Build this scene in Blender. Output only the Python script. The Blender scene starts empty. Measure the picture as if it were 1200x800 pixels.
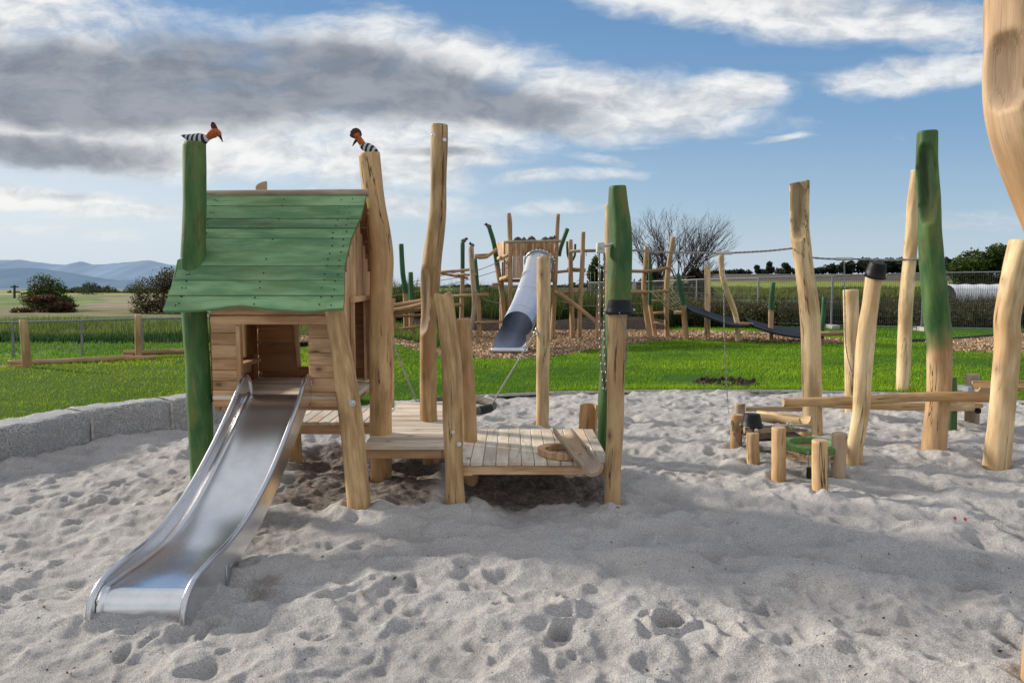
import bpy, bmesh, math, random
import numpy as np
from mathutils import Vector, noise as mnoise
random.seed(7); rng = np.random.default_rng(11)
C = bpy.context.scene.collection
PI = math.pi
# ------------------------------------------------------------------ camera geometry (26 mm phone camera, eye 1.55 m)
F = 867.0; EYE = 1.55; TH = math.atan(75/F); CS, SN = math.cos(TH), math.sin(TH)
def ray(px, py):
    u = (400-py)/F
    return Vector(((px-600)/F, CS+SN*u, -SN+CS*u))
def at(px, py, Y):
    d = ray(px, py); t = Y/d.y
    return Vector((t*d.x, Y, EYE+t*d.z))
def G(px, py, z=0.0):
    d = ray(px, py); t = (z-EYE)/d.z
    return Vector((t*d.x, t*d.y, z))
def GY(px, py, z=0.0): return G(px, py, z).y
def lerp(a, b, t): return a+(b-a)*t
def sm(a, b, x):
    t = np.clip((x-a)/(b-a), 0, 1); return t*t*(3-2*t)
# ------------------------------------------------------------------ node helpers
class NT:
    def __init__(s, tree): s.t = tree
    def n(s, typ, **kw):
        nd = s.t.nodes.new(typ)
        for k, v in kw.items():
            if k[0] == 'i' and k[1:].isdigit():
                s.set(nd.inputs[int(k[1:])], v)
            elif k.startswith('in_'):
                s.set(nd.inputs[k[3:].replace('_', ' ')], v)
            else: setattr(nd, k, v)
        return nd
    def set(s, sock, v):
        if isinstance(v, bpy.types.NodeSocket): s.t.links.new(v, sock)
        elif isinstance(v, bpy.types.Node): s.t.links.new(v.outputs[0], sock)
        else: sock.default_value = v
    def math(s, op, a, b=0.0, c=0.0, clamp=False):
        nd = s.n('ShaderNodeMath', operation=op, use_clamp=clamp)
        s.set(nd.inputs[0], a); s.set(nd.inputs[1], b); s.set(nd.inputs[2], c); return nd.outputs[0]
    def vec(s, op, a, b=(0, 0, 0)):
        nd = s.n('ShaderNodeVectorMath', operation=op); s.set(nd.inputs[0], a); s.set(nd.inputs[1], b)
        return nd.outputs[1] if op in ('LENGTH', 'DOT_PRODUCT') else nd.outputs[0]
    def noise(s, v, scale, detail=4, rough=.55, dist=0, out=0):
        nd = s.n('ShaderNodeTexNoise'); s.set(nd.inputs['Vector'], v); nd.inputs['Scale'].default_value = scale
        nd.inputs['Detail'].default_value = detail; nd.inputs['Roughness'].default_value = rough
        nd.inputs['Distortion'].default_value = dist; return nd.outputs[out]
    def mul(s, v, sc):
        return s.vec('MULTIPLY', v, sc)
    def ramp(s, f, a, b, lo=0.0, hi=1.0, smooth=True):
        nd = s.n('ShaderNodeMapRange', interpolation_type='SMOOTHSTEP' if smooth else 'LINEAR')
        s.set(nd.inputs[0], f)
        for i, v in enumerate((a, b, lo, hi)): s.set(nd.inputs[i+1], v)
        return nd.outputs[0]
    def mix(s, f, a, b, blend='MIX'):
        nd = s.n('ShaderNodeMix', data_type='RGBA', blend_type=blend, clamp_factor=True)
        s.set(nd.inputs[0], f); s.set(nd.inputs[6], col(a)); s.set(nd.inputs[7], col(b)); return nd.outputs[2]
    def attr(s, name, out=0):
        nd = s.n('ShaderNodeAttribute', attribute_name=name); return nd.outputs[out]
def col(c): return (*c, 1.0) if isinstance(c, tuple) and len(c) == 3 else c
def new_mat(name, rough=.7, metallic=0.0, spec=.3):
    m = bpy.data.materials.new(name); m.use_nodes = True
    t = m.node_tree; b = t.nodes['Principled BSDF']
    b.inputs['Roughness'].default_value = rough; b.inputs['Metallic'].default_value = metallic
    b.inputs['Specular IOR Level'].default_value = spec
    return m, NT(t), b
def bump(T, b, h, strength=.4, dist=.01):
    nd = T.n('ShaderNodeBump'); nd.inputs['Strength'].default_value = strength; nd.inputs['Distance'].default_value = dist
    T.set(nd.inputs['Height'], h); T.set(b.inputs['Normal'], nd.outputs[0])
# ------------------------------------------------------------------ materials
def wood_mat(name, c_lo, c_hi, paint=((.028, .115, .035), (.07, .20, .05)), dark=(.11, .055, .028), crack=1.0, rough=.62, end=False, grey=0.0, olive=0.0):
    m, T, b = new_mat(name, rough=rough, spec=.35)
    g = T.attr('grain', 1); tint = T.attr('tint', 2); pnt = T.attr('paint', 2)
    gs = T.mul(g, (1, 1, .09))
    n1 = T.noise(gs, 38, 5, .6, .4); n2 = T.noise(T.mul(g, (1, 1, .35)), 7, 3, .5); n3 = T.noise(gs, 140, 3, .6)
    n4 = T.noise(T.mul(g, (1, 1, .5)), 2.6, 3, .5)
    f = T.math('ADD', T.math('MULTIPLY', n1, .5), T.math('MULTIPLY', n2, .75)); f = T.ramp(f, .45, .80)
    base = T.mix(f, c_lo, c_hi)
    base = T.mix(T.ramp(n3, .5, .8, 0, .35), base, tuple(c*.55 for c in c_lo))
    base = T.mix(T.ramp(n4, .46, .66, 0, .6), base, (.46, .265, .115))         # warmer heartwood patches
    if grey: base = T.mix(grey, base, (.34, .31, .27))
    # long drying cracks
    cr = T.noise(T.mul(g, (1, 1, .05)), 10, 5, .55, .2); cr = T.math('ABSOLUTE', T.math('SUBTRACT', cr, .5))
    msk = T.ramp(T.noise(T.mul(g, (1, 1, .3)), 5.0, 2), .53, .60)
    crk = T.math('MULTIPLY', T.ramp(cr, .003, .011, 1, 0), msk)
    crk = T.math('MULTIPLY', crk, crack)
    # knots
    v = T.n('ShaderNodeTexVoronoi', feature='F1'); T.set(v.inputs['Vector'], T.mul(g, (1, 1, .6))); v.inputs['Scale'].default_value = 5.2
    wob = T.math('ADD', v.outputs['Distance'], T.math('MULTIPLY', n2, .10))
    kn = T.ramp(wob, .085, .15, 1, 0); kn2 = T.ramp(wob, .10, .30, .6, 0)
    base = T.mix(kn2, base, tuple(c*.62 for c in c_lo)); base = T.mix(T.math('MULTIPLY', kn, .8), base, dark)
    # pigment
    pc = T.mix(T.ramp(T.noise(T.mul(g, (1, 1, .25)), 9, 4, .6), .35, .68), paint[0], paint[1])
    pc = T.mix(T.ramp(T.noise(T.mul(g, (1, 1, .35)), 4.5, 4, .65), .50, .68, 0, olive), pc, (.15, .175, .045)); pc = T.mix(T.ramp(T.noise(T.mul(g, (1, 1, .12)), 55, 3, .7), .58, .72, 0, .5*olive), pc, (.22, .20, .09))
    pc = T.mix(T.ramp(n1, .62, .8, 0, .4), pc, tuple(min(1, c*1.8+.03) for c in paint[1]))
    pf = T.ramp(T.math('ADD', pnt, T.math('MULTIPLY', T.math('SUBTRACT', n2, .5), .8)), .30, .70)
    base = T.mix(pf, base, pc)
    crk = T.math('MULTIPLY', crk, T.math('SUBTRACT', 1, T.math('MULTIPLY', pf, .6)))
    base = T.mix(T.math('MULTIPLY', T.math('MULTIPLY', T.ramp(cr, .004, .035, 1, 0), msk), .30*crack), base, tuple(c*.6 for c in c_lo)); base = T.mix(crk, base, tuple(c*.45 for c in dark))
    tv = T.n('ShaderNodeHueSaturation'); T.set(tv.inputs['Color'], base)
    T.set(tv.inputs['Value'], T.math('ADD', T.math('MULTIPLY', tint, .5), .75)); out = tv.outputs[0]
    T.set(b.inputs['Base Color'], out)
    hh = T.math('SUBTRACT', T.math('ADD', T.math('MULTIPLY', n1, .5), T.math('MULTIPLY', n3, .15)), T.math('ADD', T.math('MULTIPLY', crk, 1.3), T.math('MULTIPLY', kn, .3)))
    bump(T, b, hh, .55, .006)
    return m
M = {}
M['log'] = wood_mat('robinia_log', (.31, .185, .080), (.66, .45, .235))
M['log_pale'] = wood_mat('pale_robinia_log', (.42, .29, .145), (.76, .58, .345), crack=.8)
M['log_near'] = wood_mat('near_robinia_log', (.36, .225, .12), (.60, .42, .26), crack=.12)
M['log_weathered'] = wood_mat('weathered_log', (.27, .20, .13), (.50, .39, .27), grey=.25)
M['log_dull'] = wood_mat('far_log', (.26, .155, .085), (.46, .31, .18))
M['plank'] = wood_mat('wall_plank', (.42, .235, .12), (.74, .485, .28), crack=.3)
M['deck'] = wood_mat('deck_board', (.56, .48, .37), (.84, .76, .63), crack=.35, dark=(.16, .11, .07), rough=.75, grey=.3)
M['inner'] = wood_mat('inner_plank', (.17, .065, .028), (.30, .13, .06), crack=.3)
M['roof'] = wood_mat('green_roof_board', (.04, .20, .10), (.08, .33, .17), paint=((.09, .215, .095), (.225, .385, .195)), crack=.5, olive=.35, dark=(.02, .035, .02))
M['green_log'] = wood_mat('green_stained_log', (.36, .215, .105), (.60, .42, .24), paint=((.028, .100, .030), (.095, .180, .052)), crack=1, olive=.9)
M['dark_green'] = wood_mat('dark_green_log', (.26, .155, .085), (.46, .31, .18), paint=((.016, .075, .032), (.035, .125, .05)))

def end_mat():
    m, T, b = new_mat('log_end_grain', rough=.8)
    g = T.attr('grain', 1)
    w = T.n('ShaderNodeTexWave', wave_type='RINGS', rings_direction='Z'); T.set(w.inputs['Vector'], g)
    w.inputs['Scale'].default_value = 22; w.inputs['Distortion'].default_value = 3; w.inputs['Detail'].default_value = 2
    n = T.noise(g, 60, 3)
    base = T.mix(w.outputs['Fac'], (.33, .24, .145), (.55, .43, .29))
    base = T.mix(T.ramp(n, .5, .75, 0, .6), base, (.17, .11, .065))
    base = T.mix(T.ramp(T.attr('paint', 2), .4, .6, 0, .8), base, (.03, .10, .035))
    T.set(b.inputs['Base Color'], base); bump(T, b, n, .5, .004)
    return m
M['end'] = end_mat()

def metal_mat(name, base, rough, metallic=.95, brush=True):
    m, T, b = new_mat(name, rough=rough, metallic=metallic, spec=.5)
    tc = T.n('ShaderNodeTexCoord').outputs['Object']
    n = T.noise(tc, 9, 5, .65); n2 = T.noise(T.mul(tc, (1, .03, 1)), 420, 2); n3 = T.noise(tc, 60, 3, .6)
    c = T.mix(T.ramp(n, .35, .75), base, tuple(x*.90 for x in base))
    c = T.mix(T.ramp(n3, .69, .74, 0, .35), c, (.30, .285, .26))
    T.set(b.inputs['Base Color'], c)
    r = T.math('ADD', T.math('MULTIPLY', n, .08), rough-.03); T.set(b.inputs['Roughness'], r)
    if brush: bump(T, b, n2, .02, .0005)
    return m
M['steel'] = metal_mat('brushed_steel', (.82, .83, .85), .19)
M['steel_rail'] = metal_mat('polished_steel_rail', (.66, .67, .70), .20)
M['tube'] = metal_mat('tube_slide_steel', (.64, .68, .76), .36)
M['galv'] = metal_mat('galvanised_steel', (.50, .52, .54), .42, brush=False)
M['chain'] = metal_mat('chain_steel', (.34, .335, .33), .38, brush=False)
M['bolt'] = metal_mat('bolt_steel', (.78, .79, .8), .22, brush=False)

def simple(name, c, rough=.7, var=.25, scale=20, bmp=.2, bd=.003, spec=.3):
    m, T, b = new_mat(name, rough=rough, spec=spec)
    tc = T.n('ShaderNodeTexCoord').outputs['Object']; n = T.noise(tc, scale, 5, .6)
    T.set(b.inputs['Base Color'], T.mix(T.ramp(n, .3, .7), tuple(x*(1-var) for x in c), tuple(min(1, x*(1+var)) for x in c)))
    bump(T, b, n, bmp, bd); return m
M['rubber'] = simple('black_rubber', (.006, .0065, .009), .5, spec=.3)
M['fence_metal'] = simple('dull_fence_steel', (.20, .215, .225), .55, spec=.4)
M['fence_wire'] = simple('thin_fence_wire', (.13, .14, .145), .6, spec=.3)
M['rope'] = simple('grey_steel_rope', (.38, .37, .35), .7, scale=90)
M['rope_beige'] = simple('beige_climbing_rope', (.36, .30, .22), .8)
M['webbing'] = simple('black_belt_mat', (.018, .022, .032), .65)
M['ringpad'] = simple('grey_braided_ring', (.15, .135, .115), .85, var=.5, scale=70, bmp=.8, bd=.01)
M['box_white'] = simple('light_grey_painted_metal', (.55, .56, .56), .45, var=.08)
M['black_paint'] = simple('bird_black_paint', (.012, .012, .018), .5)
M['orange_paint'] = simple('bird_orange_paint', (.42, .10, .018), .55, var=.3, scale=60)
M['crest_paint'] = simple('bird_crest_paint', (.075, .018, .013), .55, var=.6, scale=60)
M['green_ring'] = simple('fresh_green_paint', (.10, .20, .06), .5, var=.25, scale=30)
M['soil'] = simple('dark_soil', (.035, .022, .016), .95, var=.6, scale=14, bmp=1, bd=.05)
M['edging'] = simple('grey_concrete_edging', (.42, .41, .38), .85)
M['timber_edge'] = simple('dark_edging_strip', (.05, .05, .05), .7)
M['slate'] = simple('dark_slate_shingle', (.10, .095, .10), .7, var=.4, scale=8)
M['blockf'] = simple('concrete_fence_foot', (.40, .39, .37), .9)
M['white'] = simple('white_plastic_sheet', (.72, .73, .75), .5, var=.06)
M['leafred'] = simple('fallen_leaf_red', (.33, .05, .02), .6)
M['pole_dark'] = simple('dark_utility_pole', (.07, .055, .05), .9)

def stripe_mat():
    m, T, b = new_mat('bird_striped_paint', rough=.5)
    g = T.attr('grain', 1)
    sx = T.n('ShaderNodeSeparateXYZ'); T.set(sx.inputs[0], g)
    s = T.math('SINE', T.math('ADD', T.math('MULTIPLY', sx.outputs[2], 2*PI/.034), T.math('MULTIPLY', sx.outputs[1], 45)))
    T.set(b.inputs['Base Color'], T.mix(T.ramp(s, -.1, .15), (.012, .013, .022), (.50, .52, .53)))
    return m
M['stripe'] = stripe_mat()

def granite():
    m, T, b = new_mat('grey_granite', rough=.8)
    tc = T.n('ShaderNodeTexCoord').outputs['Object']
    n = T.noise(tc, 75, 3, .7); n2 = T.noise(tc, 5, 4, .6); n3 = T.noise(tc, 24, 5, .7)
    c = T.mix(T.ramp(n, .35, .65), (.19, .20, .21), (.56, .57, .57)); c = T.mix(T.ramp(n2, .35, .65, 0, .7), c, (.36, .37, .385)); c = T.mix(T.ramp(n3, .52, .68, 0, .45), c, (.70, .70, .69))
    c = T.mix(T.ramp(T.noise(tc, 160, 2), .62, .70, 0, .8), c, (.05, .05, .055))
    T.set(b.inputs['Base Color'], c); bump(T, b, T.math('ADD', n3, T.math('MULTIPLY', n, .4)), .9, .02); return m
M['granite'] = granite()

def sand():
    m, T, b = new_mat('coarse_grey_sand', rough=.95, spec=.1)
    tc = T.n('ShaderNodeTexCoord').outputs['Object']; hgt = T.attr('hgt', 2); wet = T.attr('wet', 2)
    g = T.noise(tc, 170, 4, .8); n2 = T.noise(tc, 2.3, 5, .6); n3 = T.noise(tc, 34, 4, .6); n4 = T.noise(tc, 90, 3, .65)
    c = T.mix(T.ramp(g, .30, .70), (.25, .245, .245), (.74, .725, .71))
    c = T.mix(T.ramp(n2, .35, .7, 0, .4), c, (.44, .415, .385))
    c = T.mix(T.ramp(T.math('ADD', hgt, T.math('MULTIPLY', T.math('SUBTRACT', n3, .5), .4)), .10, .80, .45, 0), c, (.22, .217, .22))  # hollows darkened in the colour, standing in for shade
    c = T.mix(T.ramp(T.noise(tc, 230, 2), .60, .68, 0, .85), c, (.05, .05, .052))
    c = T.mix(T.ramp(T.noise(tc, 300, 1), .62, .68, 0, .6), c, (.75, .74, .72))
    c = T.mix(T.ramp(n4, .60, .74, 0, .35), c, (.12, .115, .11))
    wf = T.ramp(T.math('ADD', wet, T.math('MULTIPLY', T.math('SUBTRACT', n3, .5), .9)), .35, .85)
    wc = T.mix(T.ramp(n3, .4, .65), (.085, .070, .058), (.25, .20, .165))
    c = T.mix(T.math('MULTIPLY', wf, .80), c, wc)
    T.set(b.inputs['Base Color'], c)
    h = T.math('ADD', T.math('MULTIPLY', g, .30), T.math('ADD', T.math('MULTIPLY', n3, .55), T.math('MULTIPLY', n4, .35)))
    bump(T, b, h, .9, .022); return m
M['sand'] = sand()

def lawn():
    m, T, b = new_mat('lawn_turf', rough=.9, spec=.1)
    tc = T.n('ShaderNodeTexCoord').outputs['Object']; n = T.noise(tc, 60, 4, .7); n2 = T.noise(tc, .9, 4, .6)
    c = T.mix(T.ramp(n, .3, .7), (.025, .075, .008), (.08, .20, .018)); c = T.mix(T.ramp(n2, .5, .75, 0, .5), c, (.11, .20, .025))
    T.set(b.inputs['Base Color'], c); bump(T, b, n, 1, .03); return m
M['lawn'] = lawn()
def chips():
    m, T, b = new_mat('wood_chip_mulch', rough=.9, spec=.1)
    tc = T.n('ShaderNodeTexCoord').outputs['Object']; n = T.noise(tc, 26, 5, .75); n2 = T.noise(tc, 1.2, 4)
    c = T.mix(T.ramp(n, .35, .68), (.25, .16, .10), (.55, .40, .26)); c = T.mix(T.ramp(n2, .4, .7, 0, .35), c, (.20, .12, .075))
    T.set(b.inputs['Base Color'], c); bump(T, b, n, 1, .05); return m
M['chips'] = chips()
def vcol(name, rough=.8, trans=0.0, scale=0, var=.3):
    m, T, b = new_mat(name, rough=rough, spec=.2)
    c = T.attr('colr', 0)
    if scale:
        tc = T.n('ShaderNodeTexCoord').outputs['Object']; n = T.noise(tc, scale, 6, .7)
        hv = T.n('ShaderNodeHueSaturation'); T.set(hv.inputs['Color'], c); T.set(hv.inputs['Value'], T.ramp(n, .25, .75, 1-var, 1+var)); c = hv.outputs[0]
        bump(T, b, n, .8, .2)
    T.set(b.inputs['Base Color'], c)
    if trans:
        tr = T.n('ShaderNodeBsdfTranslucent'); T.set(tr.inputs['Color'], c)
        mx = T.n('ShaderNodeMixShader'); mx.inputs[0].default_value = trans
        T.set(mx.inputs[1], b.outputs[0]); T.set(mx.inputs[2], tr.outputs[0]); T.set(T.t.nodes['Material Output'].inputs[0], mx.outputs[0])
    return m
M['leaf'] = vcol('foliage', .6, .35)
M['terrain'] = vcol('field_ground', .95, 0, .45, .35)
M['bark'] = simple('dark_bark', (.075, .060, .048), .9, var=.4)
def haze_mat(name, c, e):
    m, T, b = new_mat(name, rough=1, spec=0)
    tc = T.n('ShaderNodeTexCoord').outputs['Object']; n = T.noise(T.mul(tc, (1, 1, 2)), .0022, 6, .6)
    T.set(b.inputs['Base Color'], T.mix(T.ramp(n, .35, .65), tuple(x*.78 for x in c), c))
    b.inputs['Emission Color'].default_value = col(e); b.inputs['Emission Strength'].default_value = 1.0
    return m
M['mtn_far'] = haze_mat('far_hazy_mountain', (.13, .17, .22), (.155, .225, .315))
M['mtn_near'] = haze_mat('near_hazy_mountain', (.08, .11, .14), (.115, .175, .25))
# ------------------------------------------------------------------ mesh builder
LK = 1.0
class MB:
    def __init__(s): s.v = []; s.f = []; s.g = []; s.t = []; s.p = []; s.m = []
    def vert(s, co, g=None, t=.5, p=0.0):
        s.v.append(tuple(co)); s.g.append(tuple(g if g is not None else co)); s.t.append(t); s.p.append(p); return len(s.v)-1
    def face(s, idx, m=0): s.f.append(tuple(idx)); s.m.append(m)
    def tube(s, pts, rads, seg=16, cap=True, seed=0.0, lump=.0, tint=.5, paint=None, carves=(), endmat=0, step=.05, xaxis=None, squash=1.0, bevel=True, tilt=(0, 0), g0=None):
        """organic log along a Catmull-Rom path. paint: function(t 0..1 along)->0..1"""
        P = [Vector(p) for p in pts]; n = len(P)
        cum = [0]
        for i in range(1, n): cum.append(cum[-1]+(P[i]-P[i-1]).length)
        L = cum[-1]; cnt = max(2, int(L/step)+1) if n > 2 or lump or carves or paint else 2
        def samp(A, d):
            i = 0
            while i < n-2 and cum[i+1] < d: i += 1
            t = (d-cum[i])/max(1e-9, cum[i+1]-cum[i])
            a = A[max(0, i-1)]; b = A[i]; c = A[i+1]; e = A[min(n-1, i+2)]
            if n == 2: return b+(c-b)*t
            return .5*((2*b)+(c-a)*t+(2*a-5*b+4*c-e)*t*t+(3*b-a-3*c+e)*t**3)
        ds = [L*i/(cnt-1) for i in range(cnt)]
        Q = [samp(P, d) for d in ds]; R = [samp(list(rads), d) for d in ds]
        T0 = (Q[1]-Q[0]).normalized()
        if xaxis is None: xaxis = Vector((1, 0, 0)) if abs(T0.x) < .8 else Vector((0, 1, 0))
        X = (xaxis-T0*xaxis.dot(T0)).normalized()
        go = g0 if g0 is not None else Vector((seed*3.1, seed*1.7, seed*2.3))
        rings = []
        for i, q in enumerate(Q):
            T = ((Q[min(i+1, cnt-1)]-Q[max(i-1, 0)])).normalized()
            X = (X-T*X.dot(T)).normalized(); Y = T.cross(X)
            ring = []
            tt = ds[i]/L; pv = paint(tt) if paint else 0.0
            for k in range(seg):
                a = 2*PI*k/seg; ca, sa = math.cos(a), math.sin(a); r = R[i]; tn = tint
                if lump:
                    r *= 1+lump*LK*(mnoise.noise(Vector((ca*1.1+seed*5, sa*1.1, ds[i]*2.6)))*1.1+.45*mnoise.noise(Vector((ca*2.4, sa*2.4+seed*3, ds[i]*6))))
                zz = q.z
                for (zc, ac, hl, hw, dep) in carves:
                    da = (a-ac+PI) % (2*PI)-PI; q_ = 1-((zz-zc)/hl)**2
                    if q_ > 0 and abs(da) < 1.45:
                        lim = R[i]*(1-hw*q_**.5); cd = math.cos(da)
                        if r*cd > lim:                  # chiselled oval face, slightly hollow
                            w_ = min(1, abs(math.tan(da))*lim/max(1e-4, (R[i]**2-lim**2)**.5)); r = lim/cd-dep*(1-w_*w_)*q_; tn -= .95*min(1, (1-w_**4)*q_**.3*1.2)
                r = max(r, .002)
                off = X*(ca*r)+Y*(sa*r*squash)
                c = q+off
                if i == cnt-1 and (tilt[0] or tilt[1]): c = c+T*(tilt[0]*ca*r+tilt[1]*sa*r)
                ring.append(s.vert(c, go+Vector((ca*r, sa*r, ds[i])), tn, pv))
            rings.append(ring)
        for i in range(cnt-1):
            A, B = rings[i], rings[i+1]
            for k in range(seg):
                k2 = (k+1) % seg; s.face((A[k], A[k2], B[k2], B[k]))
        if cap:
            for (ring, q, d, sgn) in ((rings[-1], Q[-1], Q[-1]-Q[-2], 1), (rings[0], Q[0], Q[0]-Q[1], -1)):
                T = d.normalized(); pv = s.p[ring[0]]; prev = ring
                if bevel:
                    nr = []
                    r0 = R[-1] if sgn > 0 else R[0]
                    for v in ring:
                        c = Vector(s.v[v]); g = Vector(s.g[v]); cc = q+(c-q)*.90+T*(r0*.10)
                        nr.append(s.vert(cc, go+(g-go)*1.0, tint, pv))
                    for k in range(seg):
                        k2 = (k+1) % seg; fc = (prev[k], prev[k2], nr[k2], nr[k]); s.face(fc if sgn > 0 else fc[::-1])
                    prev = nr; q = sum((Vector(s.v[v]) for v in nr), Vector())/seg
                # separate end-grain verts so the pattern is the cut one
                er = [s.vert(s.v[v], (s.g[v][0]-go.x, s.g[v][1]-go.y, .2), tint, pv) for v in prev]
                ce = s.vert(q, (0, 0, .2), tint, pv)
                for k in range(seg):
                    k2 = (k+1) % seg; fc = (er[k], er[k2], ce); s.face(fc if sgn > 0 else fc[::-1], endmat)
        return s
    def board(s, o, ax, ay, az, ch=.004, tint=None, paint=0.0, long=None, seed=None):
        """chamfered board: corner o and edge vectors; grain runs along the longest edge (or long=0,1,2)"""
        o, A = Vector(o), [Vector(ax), Vector(ay), Vector(az)]
        L = [a.length for a in A]; U = [a.normalized() for a in A]
        lg = long if long is not None else L.index(max(L)); oth = [i for i in range(3) if i != lg]
        tint = random.random() if tint is None else tint; sd = Vector((random.random()*9, random.random()*9, random.random()*9))
        ch = min(ch, min(L)*.3)
        def V(p):
            c = o+U[0]*p[0]+U[1]*p[1]+U[2]*p[2]
            return s.vert(c, sd+Vector((p[oth[0]], p[oth[1]], p[lg])), tint, paint)
        flip = U[0].cross(U[1]).dot(U[2]) < 0
        idx = {}
        for cx in (0, 1):
            for cy in (0, 1):
                for cz in (0, 1):
                    cc = (cx, cy, cz)
                    for axn in range(3):
                        p = [0, 0, 0]
                        for j in range(3):
                            e = L[j]*cc[j]; p[j] = e if j == axn else (e-ch if cc[j] else e+ch)
                        idx[cc+(axn,)] = V(p)
        def F_(l): s.face(l[::-1] if flip else l)
        for axn in range(3):
            a, b = [(1, 2), (2, 0), (0, 1)][axn]
            for sd_ in (0, 1):
                l = []
                for (u, v) in ((0, 0), (1, 0), (1, 1), (0, 1)):
                    c = [0, 0, 0]; c[axn] = sd_; c[a] = u; c[b] = v; l.append(idx[tuple(c)+(axn,)])
                F_(l if sd_ else l[::-1])
        for axn in range(3):       # edges along axn
            a, b = [(1, 2), (2, 0), (0, 1)][axn]
            for u in (0, 1):
                for v in (0, 1):
                    c0 = [0, 0, 0]; c0[a] = u; c0[b] = v; c1 = list(c0); c1[axn] = 1
                    l = [idx[tuple(c0)+(a,)], idx[tuple(c1)+(a,)], idx[tuple(c1)+(b,)], idx[tuple(c0)+(b,)]]
                    F_(l if (u == v) == False else l[::-1])
        for cx in (0, 1):
            for cy in (0, 1):
                for cz in (0, 1):
                    l = [idx[(cx, cy, cz, 0)], idx[(cx, cy, cz, 1)], idx[(cx, cy, cz, 2)]]
                    F_(l if (cx+cy+cz) % 2 == 1 else l[::-1])
        return s
    def box(s, c, d, tint=None, ch=.003, paint=0.0):
        c = Vector(c); d = Vector(d)
        return s.board(c-d/2, (d.x, 0, 0), (0, d.y, 0), (0, 0, d.z), ch=ch, tint=tint, paint=paint)
    def quad(s, a, b, c, d, m=0): s.face([s.vert(p) for p in (a, b, c, d)], m)
    def torus(s, c, R, r, axis='Z', seg=24, sg=8, sx=1.0, rot=None):
        c = Vector(c); base = len(s.v)
        for i in range(seg):
            a = 2*PI*i/seg
            for k in range(sg):
                b = 2*PI*k/sg; p = Vector(((R+r*math.cos(b))*math.cos(a)*sx, (R+r*math.cos(b))*math.sin(a), r*math.sin(b)))
                if axis == 'Y': p = Vector((p.x, p.z, p.y))
                if axis == 'X': p = Vector((p.z, p.x, p.y))
                if rot is not None: p = rot @ p
                s.vert(c+p, (p.x, p.y, a*R))
        for i in range(seg):
            for k in range(sg):
                i2, k2 = (i+1) % seg, (k+1) % sg
                s.face((base+i*sg+k, base+i2*sg+k, base+i2*sg+k2, base+i*sg+k2))
        return s
    def chain(s, pts, pitch=.032, r=.0042, w=.0095):
        P = [Vector(p) for p in pts]; L = 0; seq = []
        cum = [0]
        for i in range(1, len(P)): cum.append(cum[-1]+(P[i]-P[i-1]).length)
        n = max(1, int(cum[-1]/pitch)); k = 0
        for j in range(n):
            d = (j+.5)*pitch
            while k < len(P)-2 and cum[k+1] < d: k += 1
            t = (d-cum[k])/(cum[k+1]-cum[k]); c = P[k].lerp(P[k+1], t); T = (P[k+1]-P[k]).normalized()
            N = Vector((0, 1, 0)) if abs(T.y) < .8 else Vector((1, 0, 0)); N = (N-T*N.dot(T)).normalized(); B = T.cross(N)
            if j % 2: N, B = (N+B).normalized(), (B-N).normalized()
            else: N, B = (N-B).normalized(), (B+N).normalized()
            base = len(s.v); seg, sg = 8, 4; hl = pitch*.66
            for a_ in range(seg):
                a = 2*PI*a_/seg; ca, sa = math.cos(a), math.sin(a)
                for b_ in range(sg):
                    b = 2*PI*b_/sg+PI/4
                    p = c+T*((hl-r)*sa+r*math.cos(b)*sa)+B*(ca*(w-r)+r*math.cos(b)*ca)+N*(r*math.sin(b))
                    s.vert(p)
            for a_ in range(seg):
                for b_ in range(sg):
                    s.face((base+a_*sg+b_, base+((a_+1) % seg)*sg+b_, base+((a_+1) % seg)*sg+(b_+1) % sg, base+a_*sg+(b_+1) % sg))
        return s
    def build(s, name, mats, parent=None, loc=None, smooth=40, **tags):
        if not isinstance(mats, (list, tuple)): mats = [mats]
        root = parent
        while root is not None and root.parent is not None: root = root.parent
        if parent is not None: off = Vector(root['_o']) if '_o' in root else Vector()
        else: off = Vector(loc) if loc is not None else Vector()
        me = bpy.data.meshes.new(name)
        me.from_pydata([(v[0]-off.x, v[1]-off.y, v[2]-off.z) for v in s.v], [], s.f)
        me.polygons.foreach_set('material_index', s.m)
        for nm, ty, arr in (('grain', 'FLOAT_VECTOR', s.g), ('tint', 'FLOAT', s.t), ('paint', 'FLOAT', s.p)):
            a = me.attributes.new(nm, ty, 'POINT'); a.data.foreach_set('vector' if ty == 'FLOAT_VECTOR' else 'value', np.array(arr, dtype=np.float32).ravel())
        for m in mats: me.materials.append(M[m] if isinstance(m, str) else m)
        if smooth: me.shade_smooth() if hasattr(me, 'shade_smooth') else None
        if smooth: me.set_sharp_from_angle(angle=math.radians(smooth))
        o = bpy.data.objects.new(name, me); C.objects.link(o)
        if parent is not None: o.parent = parent
        else: o.location = off; o['_o'] = tuple(off)
        tag(o, **tags)
        return o
def tag(o, label=None, cat=None, group=None, kind=None):
    if label: o['label'] = label
    if cat: o['category'] = cat
    if group: o['group'] = group
    if kind: o['kind'] = kind
def thing(name, loc, label, cat, group=None):
    o = bpy.data.objects.new(name, None); C.objects.link(o); o.location = loc; o['_o'] = tuple(loc); o.empty_display_size = .1
    tag(o, label, cat, group); return o
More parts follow.
